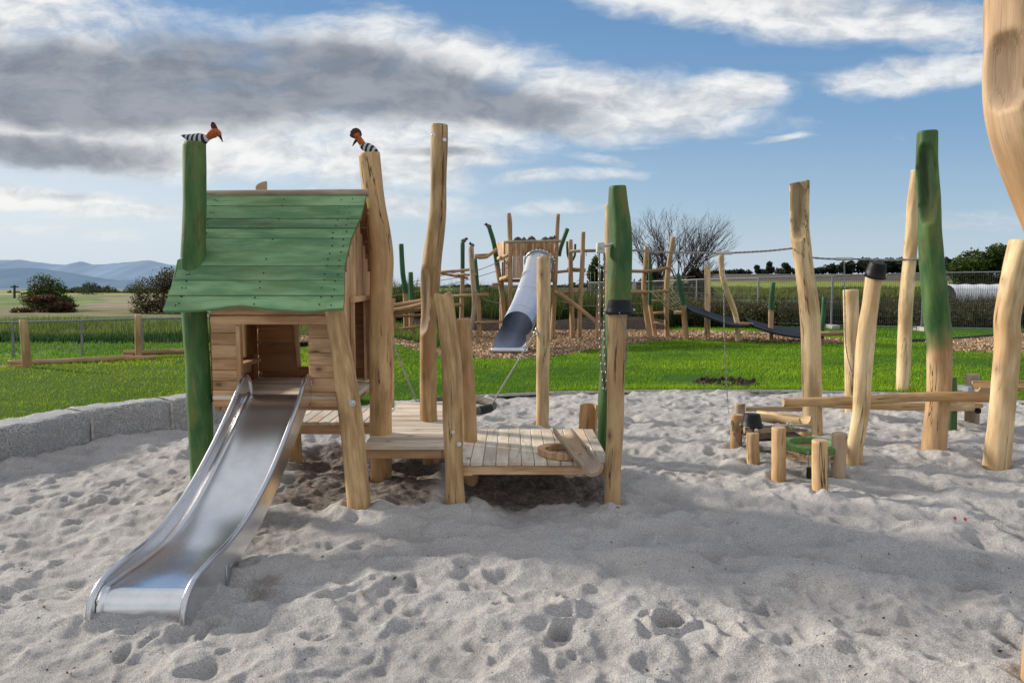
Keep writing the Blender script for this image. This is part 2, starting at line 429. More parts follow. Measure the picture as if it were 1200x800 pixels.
def np_mesh(name, V, Fc, mat, colr=None, parent=None, extra=None, smooth=False, **tags):
    me = bpy.data.meshes.new(name); V = np.asarray(V, np.float32); Fc = np.asarray(Fc, np.int32); k = Fc.shape[1]
    me.vertices.add(len(V)); me.vertices.foreach_set('co', V.ravel())
    me.loops.add(Fc.size); me.loops.foreach_set('vertex_index', Fc.ravel())
    me.polygons.add(len(Fc)); me.polygons.foreach_set('loop_start', np.arange(0, Fc.size, k, dtype=np.int32))
    me.update(calc_edges=True)
    if colr is not None:
        a = me.color_attributes.new('colr', 'FLOAT_COLOR', 'POINT'); cc = np.ones((len(V), 4), np.float32); cc[:, :3] = colr; a.data.foreach_set('color', cc.ravel())
    for nm, arr in (extra or {}).items():
        a = me.attributes.new(nm, 'FLOAT', 'POINT'); a.data.foreach_set('value', np.asarray(arr, np.float32).ravel())
    me.materials.append(mat)
    if smooth: me.shade_smooth()
    o = bpy.data.objects.new(name, me); C.objects.link(o)
    if parent is not None: o.parent = parent
    tag(o, **tags); return o
def grid_faces(nr, nc):
    i = np.arange(nr-1)[:, None]*nc+np.arange(nc-1)[None, :]
    return np.stack([i, i+1, i+nc+1, i+nc], -1).reshape(-1, 4)
def fbm(x, y, scale, seed, octs=4, rough=.5):
    """cheap numpy value noise"""
    out = np.zeros(np.broadcast(x, y).shape); amp = 1.0; tot = 0
    for o in range(octs):
        r = np.random.default_rng(seed*31+o); tab = r.random((64, 64))*2-1
        xs, ys = x*scale*(2**o)+o*7.3, y*scale*(2**o)+o*3.1
        xi, yi = np.floor(xs).astype(int), np.floor(ys).astype(int); fx, fy = xs-xi, ys-yi
        fx = fx*fx*(3-2*fx); fy = fy*fy*(3-2*fy)
        a = tab[xi % 64, yi % 64]; b = tab[(xi+1) % 64, yi % 64]; c = tab[xi % 64, (yi+1) % 64]; d = tab[(xi+1) % 64, (yi+1) % 64]
        out += amp*((a*(1-fx)+b*fx)*(1-fy)+(c*(1-fx)+d*fx)*fy); tot += amp; amp *= rough
    return out/tot
# ------------------------------------------------------------------ camera, sun, sky
scn = bpy.context.scene
cam = bpy.data.cameras.new('camera'); co = bpy.data.objects.new('camera', cam); C.objects.link(co); scn.camera = co
co.location = (0, 0, EYE); co.rotation_euler = (PI/2-TH, 0, 0); cam.sensor_width = 36; cam.lens = 36*F/1200; cam.clip_start = .05; cam.clip_end = 20000
scn.view_settings.view_transform = 'Standard'; scn.view_settings.look = 'None'; scn.view_settings.exposure = 0; scn.view_settings.gamma = 1
SUN_EL = math.radians(24); SUN_DIR = Vector((-.90, .42, 0)).normalized()*math.cos(SUN_EL)+Vector((0, 0, math.sin(SUN_EL)))
sl = bpy.data.lights.new('sun', 'SUN'); sl.energy = 4.8; sl.angle = math.radians(5.5); sl.color = (1.0, .90, .76)
so = bpy.data.objects.new('sun', sl); C.objects.link(so); so.rotation_euler = SUN_DIR.to_track_quat('Z', 'Y').to_euler(); so.location = (-20, 10, 15)
w = bpy.data.worlds.new('World'); scn.world = w; w.use_nodes = True
T = NT(w.node_tree); bg = w.node_tree.nodes['Background']; bg.inputs['Strength'].default_value = .1
sky = T.n('ShaderNodeTexSky', sky_type='NISHITA', sun_disc=False); sky.sun_elevation = SUN_EL
sky.sun_rotation = math.atan2(SUN_DIR.x, SUN_DIR.y); sky.air_density = 1.0; sky.dust_density = .6; sky.ozone_density = 1.3
D = T.n('ShaderNodeTexCoord').outputs['Generated']
sp = T.n('ShaderNodeSeparateXYZ'); T.set(sp.inputs[0], D); X_, Y_, Z_ = sp.outputs
yy = T.math('MAXIMUM', Y_, .06)
A = T.math('DIVIDE', X_, yy); E = T.math('DIVIDE', Z_, yy)            # direction slopes: sideways and upwards
ae = T.n('ShaderNodeCombineXYZ', i0=A, i1=E).outputs[0]
zz = T.math('ADD', T.math('MAXIMUM', Z_, 0), .10)
pl = T.n('ShaderNodeCombineXYZ', i0=T.math('DIVIDE', X_, zz), i1=T.math('DIVIDE', Y_, zz)).outputs[0]
wn = T.noise(T.mul(ae, (1, 2.2, 1)), 3.2, 4, .55, out=1); wn = T.vec('SUBTRACT', wn, (.5, .5, .5))
aw = T.vec('ADD', ae, T.mul(wn, (.15, .06, 0)))
wn2 = T.noise(T.mul(ae, (1, 2.2, 1)), 13, 4, .6, out=1); wn2 = T.vec('SUBTRACT', wn2, (.5, .5, .5))
aw = T.vec('ADD', aw, T.mul(wn2, (.030, .014, 0)))
fine = T.noise(T.mul(aw, (1, 2.6, 1)), 9, 7, .62); streak = T.noise(T.mul(aw, (1, 5.0, 1)), 3.3, 6, .6, .3); puff = T.noise(T.mul(aw, (1, 1.7, 1)), 20, 5, .6)
def blob(px, py, rx, ry, ang, inner=.25):
    mp = T.n('ShaderNodeMapping', vector_type='TEXTURE'); T.set(mp.inputs[0], aw)
    mp.inputs[1].default_value = ((px-600)/F, (325-py)/F, 0); mp.inputs[2].default_value = (0, 0, math.radians(ang)); mp.inputs[3].default_value = (rx/F, ry/F, 1)
    return T.ramp(T.vec('LENGTH', mp.outputs[0]), 1.0, inner, 0, 1)
def mx(*a):
    r = a[0]
    for b in a[1:]: r = T.math('MAXIMUM', r, b)
    return r
def sc(b, k): return T.math('MULTIPLY', b, k)
cover = mx(blob(130, 110, 620, 135, -3), blob(470, 110, 330, 120, -8), blob(700, 128, 260, 68, -2), blob(830, 118, 120, 42, 4), sc(blob(470, 190, 210, 60, 4), .95),
           sc(blob(900, 12, 420, 62, -6), .95), sc(blob(1060, 90, 210, 34, 6), .8), sc(blob(700, -40, 500, 60, 0), .95), sc(blob(-40, 15, 340, 110, 0), 1),
           sc(blob(60, 236, 300, 26, -4), .85), sc(blob(150, 180, 460, 50, -2), 1.0), sc(blob(330, 262, 260, 18, 2), .42), sc(blob(400, 245, 260, 30, 0), .75), sc(blob(660, 210, 150, 14, 2), .66), sc(blob(650, 243, 120, 14, 3), .55), sc(blob(60, 275, 260, 14, 0), .45),
           sc(blob(890, 170, 65, 9, 3), .55), sc(blob(700, 190, 90, 12, -8), .5), sc(blob(1120, 262, 160, 22, 0), .42), sc(blob(620, 300, 500, 30, 0), .25), sc(blob(-500, 120, 500, 250, 0), .9))
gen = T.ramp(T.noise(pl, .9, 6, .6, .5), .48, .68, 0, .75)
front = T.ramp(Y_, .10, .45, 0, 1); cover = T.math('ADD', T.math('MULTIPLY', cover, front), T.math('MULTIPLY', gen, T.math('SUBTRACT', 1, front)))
nz = T.math('ADD', T.math('MULTIPLY', T.math('SUBTRACT', fine, .5), .85), T.math('MULTIPLY', T.math('SUBTRACT', streak, .5), 1.0))
nz = T.math('ADD', nz, T.math('MULTIPLY', T.math('SUBTRACT', puff, .5), .35))
dens = T.ramp(T.math('ADD', cover, nz), .18, 1.02)
thick = mx(sc(blob(60, 110, 520, 78, -3, .2), 1.15), sc(blob(350, 95, 350, 66, -8, .2), 1.15), sc(blob(560, 118, 240, 44, -14, .1), 1.0), sc(blob(30, 185, 300, 36, -2, .1), .95), sc(blob(700, 125, 120, 22, -8, .1), .40), sc(blob(520, 186, 90, 14, -2, .1), .6), sc(blob(880, 5, 240, 22, -5, .1), .35), sc(blob(90, 230, 160, 10, -2, .1), .4))
thick = T.math('MULTIPLY', thick, front)
tk = T.ramp(T.math('ADD', thick, T.math('MULTIPLY', T.math('ADD', T.math('SUBTRACT', streak, .5), T.math('MULTIPLY', T.math('SUBTRACT', fine, .5), .7)), .80)), .10, .85)
lum = T.ramp(T.math('ADD', T.math('MULTIPLY', puff, .5), T.math('MULTIPLY', streak, .5)), .36, .60)
cc = T.mix(tk, T.mix(lum, (5.6, 5.9, 6.3), (9.6, 9.6, 9.4)), T.mix(lum, (2.15, 2.35, 2.75), (3.5, 3.7, 4.1)))
warm = T.ramp(E, .0, .16, 1, 0); cc = T.mix(T.math('MULTIPLY', warm, .35), cc, (8.0, 8.0, 7.4))
hs = T.n('ShaderNodeHueSaturation'); T.set(hs.inputs['Color'], sky.outputs[0]); hs.inputs['Saturation'].default_value = 1.12; hs.inputs['Value'].default_value = 1.0
skyc = hs.outputs[0]
gr = T.n('ShaderNodeValToRGB'); T.set(gr.inputs[0], T.math('MULTIPLY', E, 2.0)); cr_ = gr.color_ramp
cr_.elements[0].position = 0; cr_.elements[0].color = (.58, .70, .80, 1); cr_.elements[1].position = 1; cr_.elements[1].color = (.11, .25, .50, 1)
for p_, c_ in ((.18, (.40, .57, .76, 1)), (.42, (.235, .42, .68, 1)), (.72, (.15, .325, .60, 1))):
    e_ = cr_.elements.new(p_); e_.color = c_
skyc = T.mix(T.math('MULTIPLY', front, .72), skyc, T.mul(gr.outputs[0], (10, 10, 10)))
glow = blob(-60, 280, 900, 260, 0, .0)                                   # brighter hazy sky towards the low sun
skyc = T.mix(T.math('MULTIPLY', glow, T.math('MULTIPLY', front, .80)), skyc, (7.6, 8.2, 8.7))
hz = T.ramp(E, .0, .10, .45, 0); skyc = T.mix(T.math('MULTIPLY', hz, front), skyc, (5.2, 6.4, 7.8))
fin = T.mix(T.math('MULTIPLY', dens, .94), skyc, cc)
up = T.ramp(E, .52, .95, 0, 1); back = T.ramp(Y_, .02, .40, 1, 0); ov = T.math('MAXIMUM', up, back)      # unseen bright sheet added overhead and behind, to light camera-facing sides
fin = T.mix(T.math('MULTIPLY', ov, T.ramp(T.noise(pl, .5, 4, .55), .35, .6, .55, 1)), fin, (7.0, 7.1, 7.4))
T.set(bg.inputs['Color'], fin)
# ------------------------------------------------------------------ ground: sand pit, lawn, mulch, fields
EX = np.array([-9, -6.2, -5.2, -4.55, -4.17, -3.86, -3.30, -2.79, -2.0, -1.2, -.44, .5, 2, 3.7, 5.2, 6.3, 8, 10])
EYs = np.array([-2, 1.2, 3.4, 5.0, 6.03, 6.9, 7.47, 8.0, 8.65, 9.15, 9.45, 9.75, 9.9, 9.9, 9.65, 9.0, 7.4, 4])
def sand_edge(x): return np.interp(x, EX, EYs)
def lawn_edge(x):
    x = np.asarray(x, float); k = sm(-1.9, -2.6, x); return sand_edge(x+.27*k)+.14*k
def lawn_z(x, y):
    x = np.asarray(x, float); y = np.asarray(y, float)
    near = .035+.27*sm(-1.3, -3.1, x)
    return near*(1-sm(14, 20, y)*.9)+.035*fbm(x, y, .25, 5, 3)*sm(0, 2, y-sand_edge(x))
def terr_z(x, y):
    a = x/np.maximum(y, 1)
    left = sm(-.06, -.22, a)
    z = -.02+.22*left*sm(6, 16, y)-.0150*np.maximum(0, y-24)*left
    rt = sm(.10, .25, a); z = z+.0105*(np.clip(y, 45, 345)-45)*rt-.010*np.maximum(0, y-60)*(1-left)*(1-rt)
    return z
# sand height raster, 1 cm cells
RX0, RY0, RC = -7.0, .8, .0125
nx, ny = int(16.5/RC), int(10.2/RC)
gx = RX0+np.arange(nx)*RC; gy = RY0+np.arange(ny)*RC
XX, YY = np.meshgrid(gx, gy)
H = .025*fbm(XX, YY, .55, 1, 3)+.045*fbm(XX, YY, 2.4, 2, 3)+.034*fbm(XX, YY, 5.5, 3, 3)
wv = 1-np.abs(fbm(XX+.2*fbm(XX, YY, 1.5, 9, 2), YY*1.5, 2.6, 4, 2)); H += .030*(wv**3-.45)
def stamp(cx, cy, lx, ly, ang, dep, rim=.35):
    R = max(lx, ly)*1.9; i0, i1 = int((cx-R-RX0)/RC), int((cx+R-RX0)/RC)+1; j0, j1 = int((cy-R-RY0)/RC), int((cy+R-RY0)/RC)+1
    i0, j0 = max(0, i0), max(0, j0); i1, j1 = min(nx, i1), min(ny, j1)
    if i1 <= i0 or j1 <= j0: return
    x = XX[j0:j1, i0:i1]-cx; y = YY[j0:j1, i0:i1]-cy; c, s_ = math.cos(ang), math.sin(ang)
    u = (x*c+y*s_)/lx; v = (-x*s_+y*c)/ly; d = np.sqrt(u*u+v*v)
    H[j0:j1, i0:i1] += -dep*np.clip(1-d**2.2, 0, 1)**.8+rim*dep*np.exp(-((d-1.22)/.30)**2)
for k in range(2600):
    cx, cy = random.uniform(-6.5, 9), random.uniform(1.0, 10.2)
    l = random.uniform(.03, .12); stamp(cx, cy, l, l*random.uniform(.35, .8), random.uniform(0, PI), random.uniform(.008, .030), random.uniform(.1, .4))
for k in range(70):                                   # shoe prints: sole and heel
    cx, cy, a = random.uniform(-5, 7), random.uniform(2, 9.5), random.uniform(0, 2*PI)
    stamp(cx, cy, .085, .045, a, .022, .2); stamp(cx+.13*math.cos(a), cy+.13*math.sin(a), .045, .035, a, .026, .2)
for (px, py, l, w_, a, d) in ((795, 738, .075, .055, .5, .085), (770, 735, .05, .035, 2, .04), (855, 748, .045, .12, .3, .045), (672, 710, .04, .03, 0, .05), (650, 738, .035, .03, 0, .04), (655, 722, .09, .05, .2, .03),
                              (1195, 628, .07, .30, .25, .07), (1190, 760, .05, .10, .3, .05), (815, 645, .10, .03, .1, .03), (1010, 728, .05, .03, 0, .02), (930, 690, .08, .04, 0, .02), (262, 690, .13, .07, .2, .05)):
    p = G(px, py); stamp(p.x, p.y, l, w_, a, d, .55)
# blend: no lumps in the far strip, sink beyond the pit edge, small mounds at posts
def resamp(Z, X, Y):
    fx = np.clip((X-RX0)/RC, 0, nx-1.001); fy = np.clip((Y-RY0)/RC, 0, ny-1.001); i = fx.astype(int); j = fy.astype(int); a = fx-i; b = fy-j
    i1, j1 = np.minimum(i+1, nx-1), np.minimum(j+1, ny-1)
    return (Z[j, i]*(1-a)+Z[j, i1]*a)*(1-b)+(Z[j1, i]*(1-a)+Z[j1, i1]*a)*b
H = resamp(H, XX+.050*fbm(XX, YY, 6, 91, 3)+.06*fbm(XX, YY, 2.2, 95, 2), YY+.050*fbm(XX, YY, 6, 92, 3)+.06*fbm(XX, YY, 2.2, 96, 2))
H += .030*(1-np.abs(fbm(XX+.1*fbm(XX, YY, 3, 98, 2), YY, 5.2, 97, 3)))**2+.012*fbm(XX, YY, 9, 93, 3)+.005*fbm(XX, YY, 26, 94, 2)-.010
H *= .86
H -= np.clip(H-.05, 0, 1)*.5
from_edge = YY-sand_edge(XX)
H = np.where(from_edge > 0, np.minimum(H, .02)*np.clip(1-from_edge/.1, 0, 1)-.10*np.clip(from_edge/.15, 0, 1), H)
kb = sm(.55, .05, sand_edge(XX)-YY)*sm(-2.2, -3.2, XX); H += kb*.03
WET = np.zeros_like(H)
def rect_soft(x0, x1, y0, y1, s_):
    return sm(x0-s_, x0+s_, XX)*(1-sm(x1-s_, x1+s_, XX))*sm(y0-s_, y0+s_, YY)*(1-sm(y1-s_, y1+s_, YY))
for r_, k_ in (((-1.75, -.55, 4.95, 6.6, .16), .95), ((-.45, .75, 4.95, 6.3, .14), 1.1), ((-1.9, -1.0, 5.9, 6.9, .15), .9), ((-1.9, -1.2, 4.1, 5.0, .2), .5), ((-1.35, -1.15, 3.45, 3.75, .1), .7)):
    m_ = rect_soft(*r_); WET = np.maximum(WET, m_*k_); H += m_*(.030*fbm(XX, YY, 9, 21, 3)-.035)
POSTS = []                                             # filled by the log builder: (x, y, r)
def sand_mesh():
    global H
    for (x, y, r) in POSTS:
        d = np.sqrt((XX-x)**2+(YY-y)**2)
        if y < 10 and -6 < x < 9:
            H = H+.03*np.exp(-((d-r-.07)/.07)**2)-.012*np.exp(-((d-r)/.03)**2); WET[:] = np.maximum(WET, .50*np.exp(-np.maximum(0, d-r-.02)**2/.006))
    # perspective-friendly grid
    ys = [1.0]
    while ys[-1] < 10.35: ys.append(ys[-1]+max(.009, .0022*ys[-1]*ys[-1]/2.0 if ys[-1] < 5 else .0032*ys[-1]))
    ys = np.array(ys); nc = 900; u = np.linspace(-1, 1, nc)
    hw = .80*ys+1.1; Xg = hw[:, None]*u[None, :]+.35*(u[None, :]*0); Yg = np.repeat(ys[:, None], nc, 1)
    fx = np.clip((Xg-RX0)/RC, 0, nx-2.001); fy = np.clip((Yg-RY0)/RC, 0, ny-2.001); i = fx.astype(int); j = fy.astype(int); a = fx-i; b = fy-j
    def S(Z): return (Z[j, i]*(1-a)+Z[j, i+1]*a)*(1-b)+(Z[j+1, i]*(1-a)+Z[j+1, i+1]*a)*b
    Zg = S(H); Wg = S(WET)
    V = np.stack([Xg, Yg, Zg], -1).reshape(-1, 3)
    hn = np.clip(Zg/.10+.55, 0, 1)
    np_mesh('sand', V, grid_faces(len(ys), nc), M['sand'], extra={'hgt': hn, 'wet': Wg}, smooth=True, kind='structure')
def sand_h(x, y):
    i = int((x-RX0)/RC); j = int((y-RY0)/RC)
    return float(H[min(max(j, 0), ny-1), min(max(i, 0), nx-1)])
# lawn sheet: follows the pit edge
xs = np.linspace(-16, 15, 260)
t = np.concatenate([[0, .015, .05], np.linspace(.15, 14, 90)])
e = lawn_edge(xs); 
Xl = np.repeat(xs[None, :], len(t), 0)
yend = np.where(xs < -3, 12.9, 25.0); yend = np.interp(xs, [-16, -6.5, -3.5, -2.5, 15], [9.4, 11.6, 13.4, 20, 25])
yend = np.maximum(yend, e+1)
Yl = e[None, :]+(t[:, None]/14)*(yend-e)[None, :]
Zl = lawn_z(Xl, Yl); Zl[0] -= .10
np_mesh('lawn', np.stack([Xl, Yl, Zl], -1).reshape(-1, 3), grid_faces(len(t), len(xs)), M['lawn'], smooth=True, kind='structure')
# mulch sheets
def strip(name, front, back, mat, dz, nrow=30, **tags):
    f = [G(*p) for p in front]; b = [G(*p) for p in back]
    fx = np.linspace(0, 1, 160)
    def res(P):
        s_ = np.linspace(0, 1, len(P)); return np.interp(fx, s_, [p.x for p in P]), np.interp(fx, s_, [p.y for p in P])
    ax, ay = res(f); bx, by = res(b); tt = np.linspace(0, 1, nrow)[:, None]
    X = ax*(1-tt)+bx*tt; Y = ay*(1-tt)+by*tt; X[1:-1] += 0; Y[0] += .12*fbm(ax, ax*0, 1.2, 3, 3)
    Z = lawn_z(X, Y)+dz+.03*fbm(X, Y, 1.5, 8, 3)*np.minimum(1, tt*8)
    Z[0] -= .04
    np_mesh(name, np.stack([X, Y, Z], -1).reshape(-1, 3), grid_faces(nrow, 160), mat, smooth=True, **tags)
    return X, Y, Z
MUL = [strip('mulch_ground', [(300, 420), (380, 416), (455, 414), (520, 419), (560, 423), (610, 423), (660, 418), (700, 411), (740, 404), (800, 399.5), (870, 400.5), (940, 403), (1000, 404)], [(300, 391), (380, 391), (455, 391), (520, 390), (560, 390), (610, 389), (660, 389), (700, 388), (740, 388), (800, 389), (870, 390), (940, 394), (1000, 399)], M['chips'], .02, kind='structure'),
       strip('mulch_ground', [(1090, 412), (1140, 415), (1200, 416), (1300, 420)], [(1085, 402), (1140, 398), (1200, 392), (1300, 384)], M['chips'], .02, kind='structure')]
# chips lying loose
def chip_scatter(n):
    V, Fc, Cc = [], [], []
    for (X, Y, Z) in MUL:
        k = n if X is MUL[0][0] else n//5
        i = rng.integers(0, X.shape[0]-1, k); j = rng.integers(0, X.shape[1]-1, k)
        a = rng.random(k)[:, None]; b = rng.random(k)[:, None]
        P = np.stack([X, Y, Z], -1); p = P[i, j]*(1-a)*(1-b)+P[i+1, j]*a*(1-b)+P[i, j+1]*(1-a)*b+P[i+1, j+1]*a*b
        p[:, 2] += .012
        d1 = rng.normal(size=(k, 3)); d1[:, 2] *= .5; d1 /= np.linalg.norm(d1, axis=1)[:, None]; d2 = np.cross(d1, rng.normal(size=(k, 3))); d2 /= np.linalg.norm(d2, axis=1)[:, None]
        l = rng.uniform(.02, .055, (k, 1)); w_ = rng.uniform(.008, .02, (k, 1))
        V.append(np.stack([p-d1*l-d2*w_, p+d1*l-d2*w_, p+d1*l+d2*w_, p-d1*l+d2*w_], 1).reshape(-1, 3))
        c = np.array([.56, .41, .27])*rng.uniform(.35, 1.35, (k, 1)); Cc.append(np.repeat(c, 4, 0))
    V = np.concatenate(V); np_mesh('wood_chips', V, np.arange(len(V)).reshape(-1, 4), M['terrain'], np.concatenate(Cc), label='light brown wood chips covering the ground under the climbing frames', cat='wood chips', kind='stuff')
chip_scatter(34000)
def in_mulch(x, y):
    fr = [G(*p) for p in [(300, 420), (455, 414), (560, 423), (610, 423), (660, 418), (700, 411), (740, 404), (800, 399.5), (870, 400.5), (1000, 404)]]
    a = x/y; fa = [p.x/p.y for p in fr]; fy = np.interp(a, fa, [p.y for p in fr]); by = np.interp(a, [-.35, 0, .31, .47], [20.5, 21.5, 20.5, 18.2])
    r1 = (a > -.35) & (a < .46) & (y > fy) & (y < by)
    r2 = (a > .56) & (y > np.interp(a, [.56, .7, .9], [15.4, 14.8, 14.3])) & (y < np.interp(a, [.56, .7, .9], [17.6, 20.5, 24]))
    return r1 | r2
# grass blades (one mesh of stuff)
def blades(name, x, y, z, h, wd, c0, c1, lean=.5, **tags):
    n = len(x); a = rng.uniform(0, PI, n); dx, dy = np.cos(a)*wd/2, np.sin(a)*wd/2
    lx, ly = rng.normal(0, lean, n)*h, rng.normal(0, lean, n)*h
    b0 = np.stack([x-dx, y-dy, z], -1); b1 = np.stack([x+dx, y+dy, z], -1); tp = np.stack([x+lx, y+ly, z+h], -1)
    V = np.stack([b0, b1, tp], 1).reshape(-1, 3)
    f = rng.random((n, 1)); c = np.array(c0)*(1-f)+np.array(c1)*f; c = c*rng.uniform(.75, 1.25, (n, 1))
    cc = np.stack([c*.55, c*.55, c*1.1], 1).reshape(-1, 3)
    return np_mesh(name, V, np.arange(3*n).reshape(-1, 3), M['leaf'], cc, **tags)
def lawn_pts(n, xr, dist):
    x = rng.uniform(xr[0], xr[1], n); e = lawn_edge(x); y = e-.01+(rng.random(n)**1.4)*dist
    k = (np.abs(x/np.maximum(y, .1)) < .80) & (y < np.interp(x, [-16, -6.5, -3.5, -2.5, 15], [9.4, 11.6, 13.4, 20, 25])) & (y > 1) & ~in_mulch(x, y)
    k &= ~(((x-2.72)/.50)**2+((y-10.95)/.42)**2 < 1)
    return x[k], y[k]
x1, y1 = lawn_pts(330000, (-10, 14), 14)
pt = fbm(x1, y1, .7, 15, 3); strk = fbm(x1*.3, y1*3, .9, 25, 3)
g1 = np.clip(.5+.9*pt+.5*strk, 0, 1)
gz = lawn_z(x1, y1)-.004
n_ = len(x1)
f_ = g1[:, None]
o = blades('grass', x1, y1, gz, rng.uniform(.018, .048, n_)*(.75+.6*g1)*(1+.5*(y1-sand_edge(x1) < .15)), .0035+.00055*y1, (.13, .27, .012), (.36, .64, .035), .45, label='short bright green grass of the playground lawn', cat='grass', kind='stuff')
# patchy tone
ca = o.data.color_attributes['colr']; arr = np.empty(len(ca.data)*4, np.float32); ca.data.foreach_get('color', arr); arr = arr.reshape(-1, 4)
leftm = sm(-1.5, -3.0, x1)
mott = fbm(x1, y1, 3.5, 35, 3)
tone = np.stack([.62+.75*g1+.60*leftm+.35*mott, .72+.50*g1+.16*leftm+.22*mott, .8+.2*g1], -1)
arr[:, :3] *= np.repeat(tone, 3, 0); ca.data.foreach_set('color', arr.ravel())
# bare soil hole in the lawn
mb = MB()
pc = G(848, 449, .04); N = 26
ce = mb.vert((pc.x, pc.y, -.02)); ring = []; ring2 = []
for k in range(N):
    a = 2*PI*k/N; r = 1+.22*mnoise.noise(Vector((math.cos(a)*2, math.sin(a)*2, 3)))
    ring2.append(mb.vert((pc.x+.40*r*math.cos(a), pc.y+.30*r*math.sin(a), .075+.02*mnoise.noise(Vector((a*3, 2, 1)))))); ring.append(mb.vert((pc.x+.50*r*math.cos(a), pc.y+.40*r*math.sin(a), .03)))
for k in range(N): mb.face((ring[k], ring[(k+1) % N], ring2[(k+1) % N], ring2[k])); mb.face((ring2[k], ring2[(k+1) % N], ce))
for k in range(60):
    a, r = random.uniform(0, 2*PI), random.uniform(.2, 1)**.5; s_ = random.uniform(.012, .04)
    p = Vector((pc.x+.42*r*math.cos(a), pc.y+.32*r*math.sin(a), .055)); mb.tube([p, p+Vector((random.uniform(-1, 1)*s_, random.uniform(-1, 1)*s_, s_))], [s_, s_*.7], seg=6)
mb.build('soil_patch', 'soil', kind='structure')
# narrow edging between sand and lawn
xe = np.linspace(-1.1, 7.2, 120); P0 = np.stack([xe, sand_edge(xe)-.045, xe*0+.012], -1); P1 = P0+[0, 0, .03]; P2 = P1+[0, .045, .002]
np_mesh('pit_edging', np.stack([P0, P1, P2]).reshape(-1, 3), grid_faces(3, 120), M['edging'], kind='structure')
# black edging strip of the right mulch bed
mb = MB(); 
for a_, b_ in (((1062, 401), (1085, 401)), ((1085, 401), (1140, 397)), ((1140, 397), (1210, 390))):
    p, q = G(*a_), G(*b_); mb.board((p.x, p.y, .0), (q.x-p.x, q.y-p.y, 0), (0, .04, 0), (0, 0, .075), ch=.004)
mb.build('bed_edging', 'timber_edge', label='low black edging strip along the wood chip bed at right', cat='edging')
# terrain fan
yr = np.concatenate([np.linspace(-6, 24, 50), 24*np.exp(np.linspace(.02, math.log(9000/24), 150))])
ar = np.linspace(-1.5, 1.5, 240)
Yt = np.repeat(yr[:, None], 240, 1); Xt = ar[None, :]*(np.maximum(yr, 6)+6)[:, None]
Zt = terr_z(Xt, Yt)-np.where(Yt < 26, .0, 0)
Zt = np.where((Yt < 26) & ~((Xt < -3.2) & (Yt > np.interp(Xt, [-16, -6.5, -3.5], [9.0, 11.2, 13.0]))), -.30, Zt)
Zt = Zt+.05*fbm(Xt, Yt, .3, 41, 3)*((Yt > 26))
a_ = Xt/np.maximum(Yt, 1); jit = Yt*(1+.08*fbm(a_*9, np.log(np.maximum(Yt, 1))*3, 1, 55, 3)); nn = fbm(Xt, Yt, .8, 61, 4)[..., None]
col_ = np.zeros(Xt.shape+(3,)); col_[:] = (.060, .095, .022)
def band(m, c): col_[m] = c
L_ = a_ < -.08; R_ = ~L_
band(L_ & (jit > 10), (.10, .19, .025)); band(L_ & (jit > 14.5), (.055, .085, .022)); band(L_ & (jit > 26), (.16, .155, .07)); band(L_ & (jit > 40), (.24, .20, .135)); band(L_ & (jit > 40) & (a_ < -.58), (.10, .17, .035)); band(L_ & (jit > 52) & (jit < 58), (.14, .22, .04))
band(L_ & (jit > 60) & (a_ < -.55), (.10, .17, .04)); band(L_ & (jit > 84), (.18, .16, .10)); band(L_ & (jit > 112) & (jit < 160), (.24, .30, .045)); band(L_ & (jit > 200), (.26, .29, .10)); band(L_ & (jit > 330), (.15, .19, .13)); band(L_ & (jit > 700), (.17, .21, .23))
band(R_ & (jit > 21), (.050, .085, .020)); band(R_ & (jit > 45), (.095, .16, .028)); band(R_ & (jit > 75) & (a_ > .27), (.20, .24, .04)); band(R_ & (jit > 130), (.10, .08, .065)); band(R_ & (jit > 500), (.08, .10, .08))
col_ *= 1+.35*nn
np_mesh('ground', np.stack([Xt, Yt, Zt], -1).reshape(-1, 3), grid_faces(len(yr), 240), M['terrain'], col_.reshape(-1, 3), smooth=True, kind='structure')
# mountains
def ridge(name, pts, Y, base, mat):
    px = np.arange(-700, 480, 4.0); h = np.interp(px, [p[0] for p in pts], [p[1] for p in pts])+1.6*fbm(px, px*0, .05, 5, 4)
    X = (px-600)/F*Y; Z = EYE+(325-h)/F*Y
    rows = [np.stack([X, X*0+Y-(.16*Y)*(1-k)+60*fbm(px, px*0+k*5, .06, 9, 3)*math.sin(k*PI), base+(Z-base)*k**.8+(Z-base)*.14*fbm(px, px*0+k*9, .045, 12, 4)*math.sin(k*PI)], -1) for k in np.linspace(0, 1, 16)]
    np_mesh(name, np.concatenate(rows), grid_faces(16, len(px)), mat, smooth=True, kind='structure')
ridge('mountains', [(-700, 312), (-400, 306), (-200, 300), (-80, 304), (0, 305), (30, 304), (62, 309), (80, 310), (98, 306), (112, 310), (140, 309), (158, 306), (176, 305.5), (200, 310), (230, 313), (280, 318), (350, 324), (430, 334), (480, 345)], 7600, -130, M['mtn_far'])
ridge('foothills', [(-700, 322), (-300, 317), (-60, 314), (0, 315), (40, 313), (70, 317), (105, 323), (140, 329), (165, 326), (215, 330), (300, 334), (400, 340), (480, 346)], 5200, -95, M['mtn_near'])
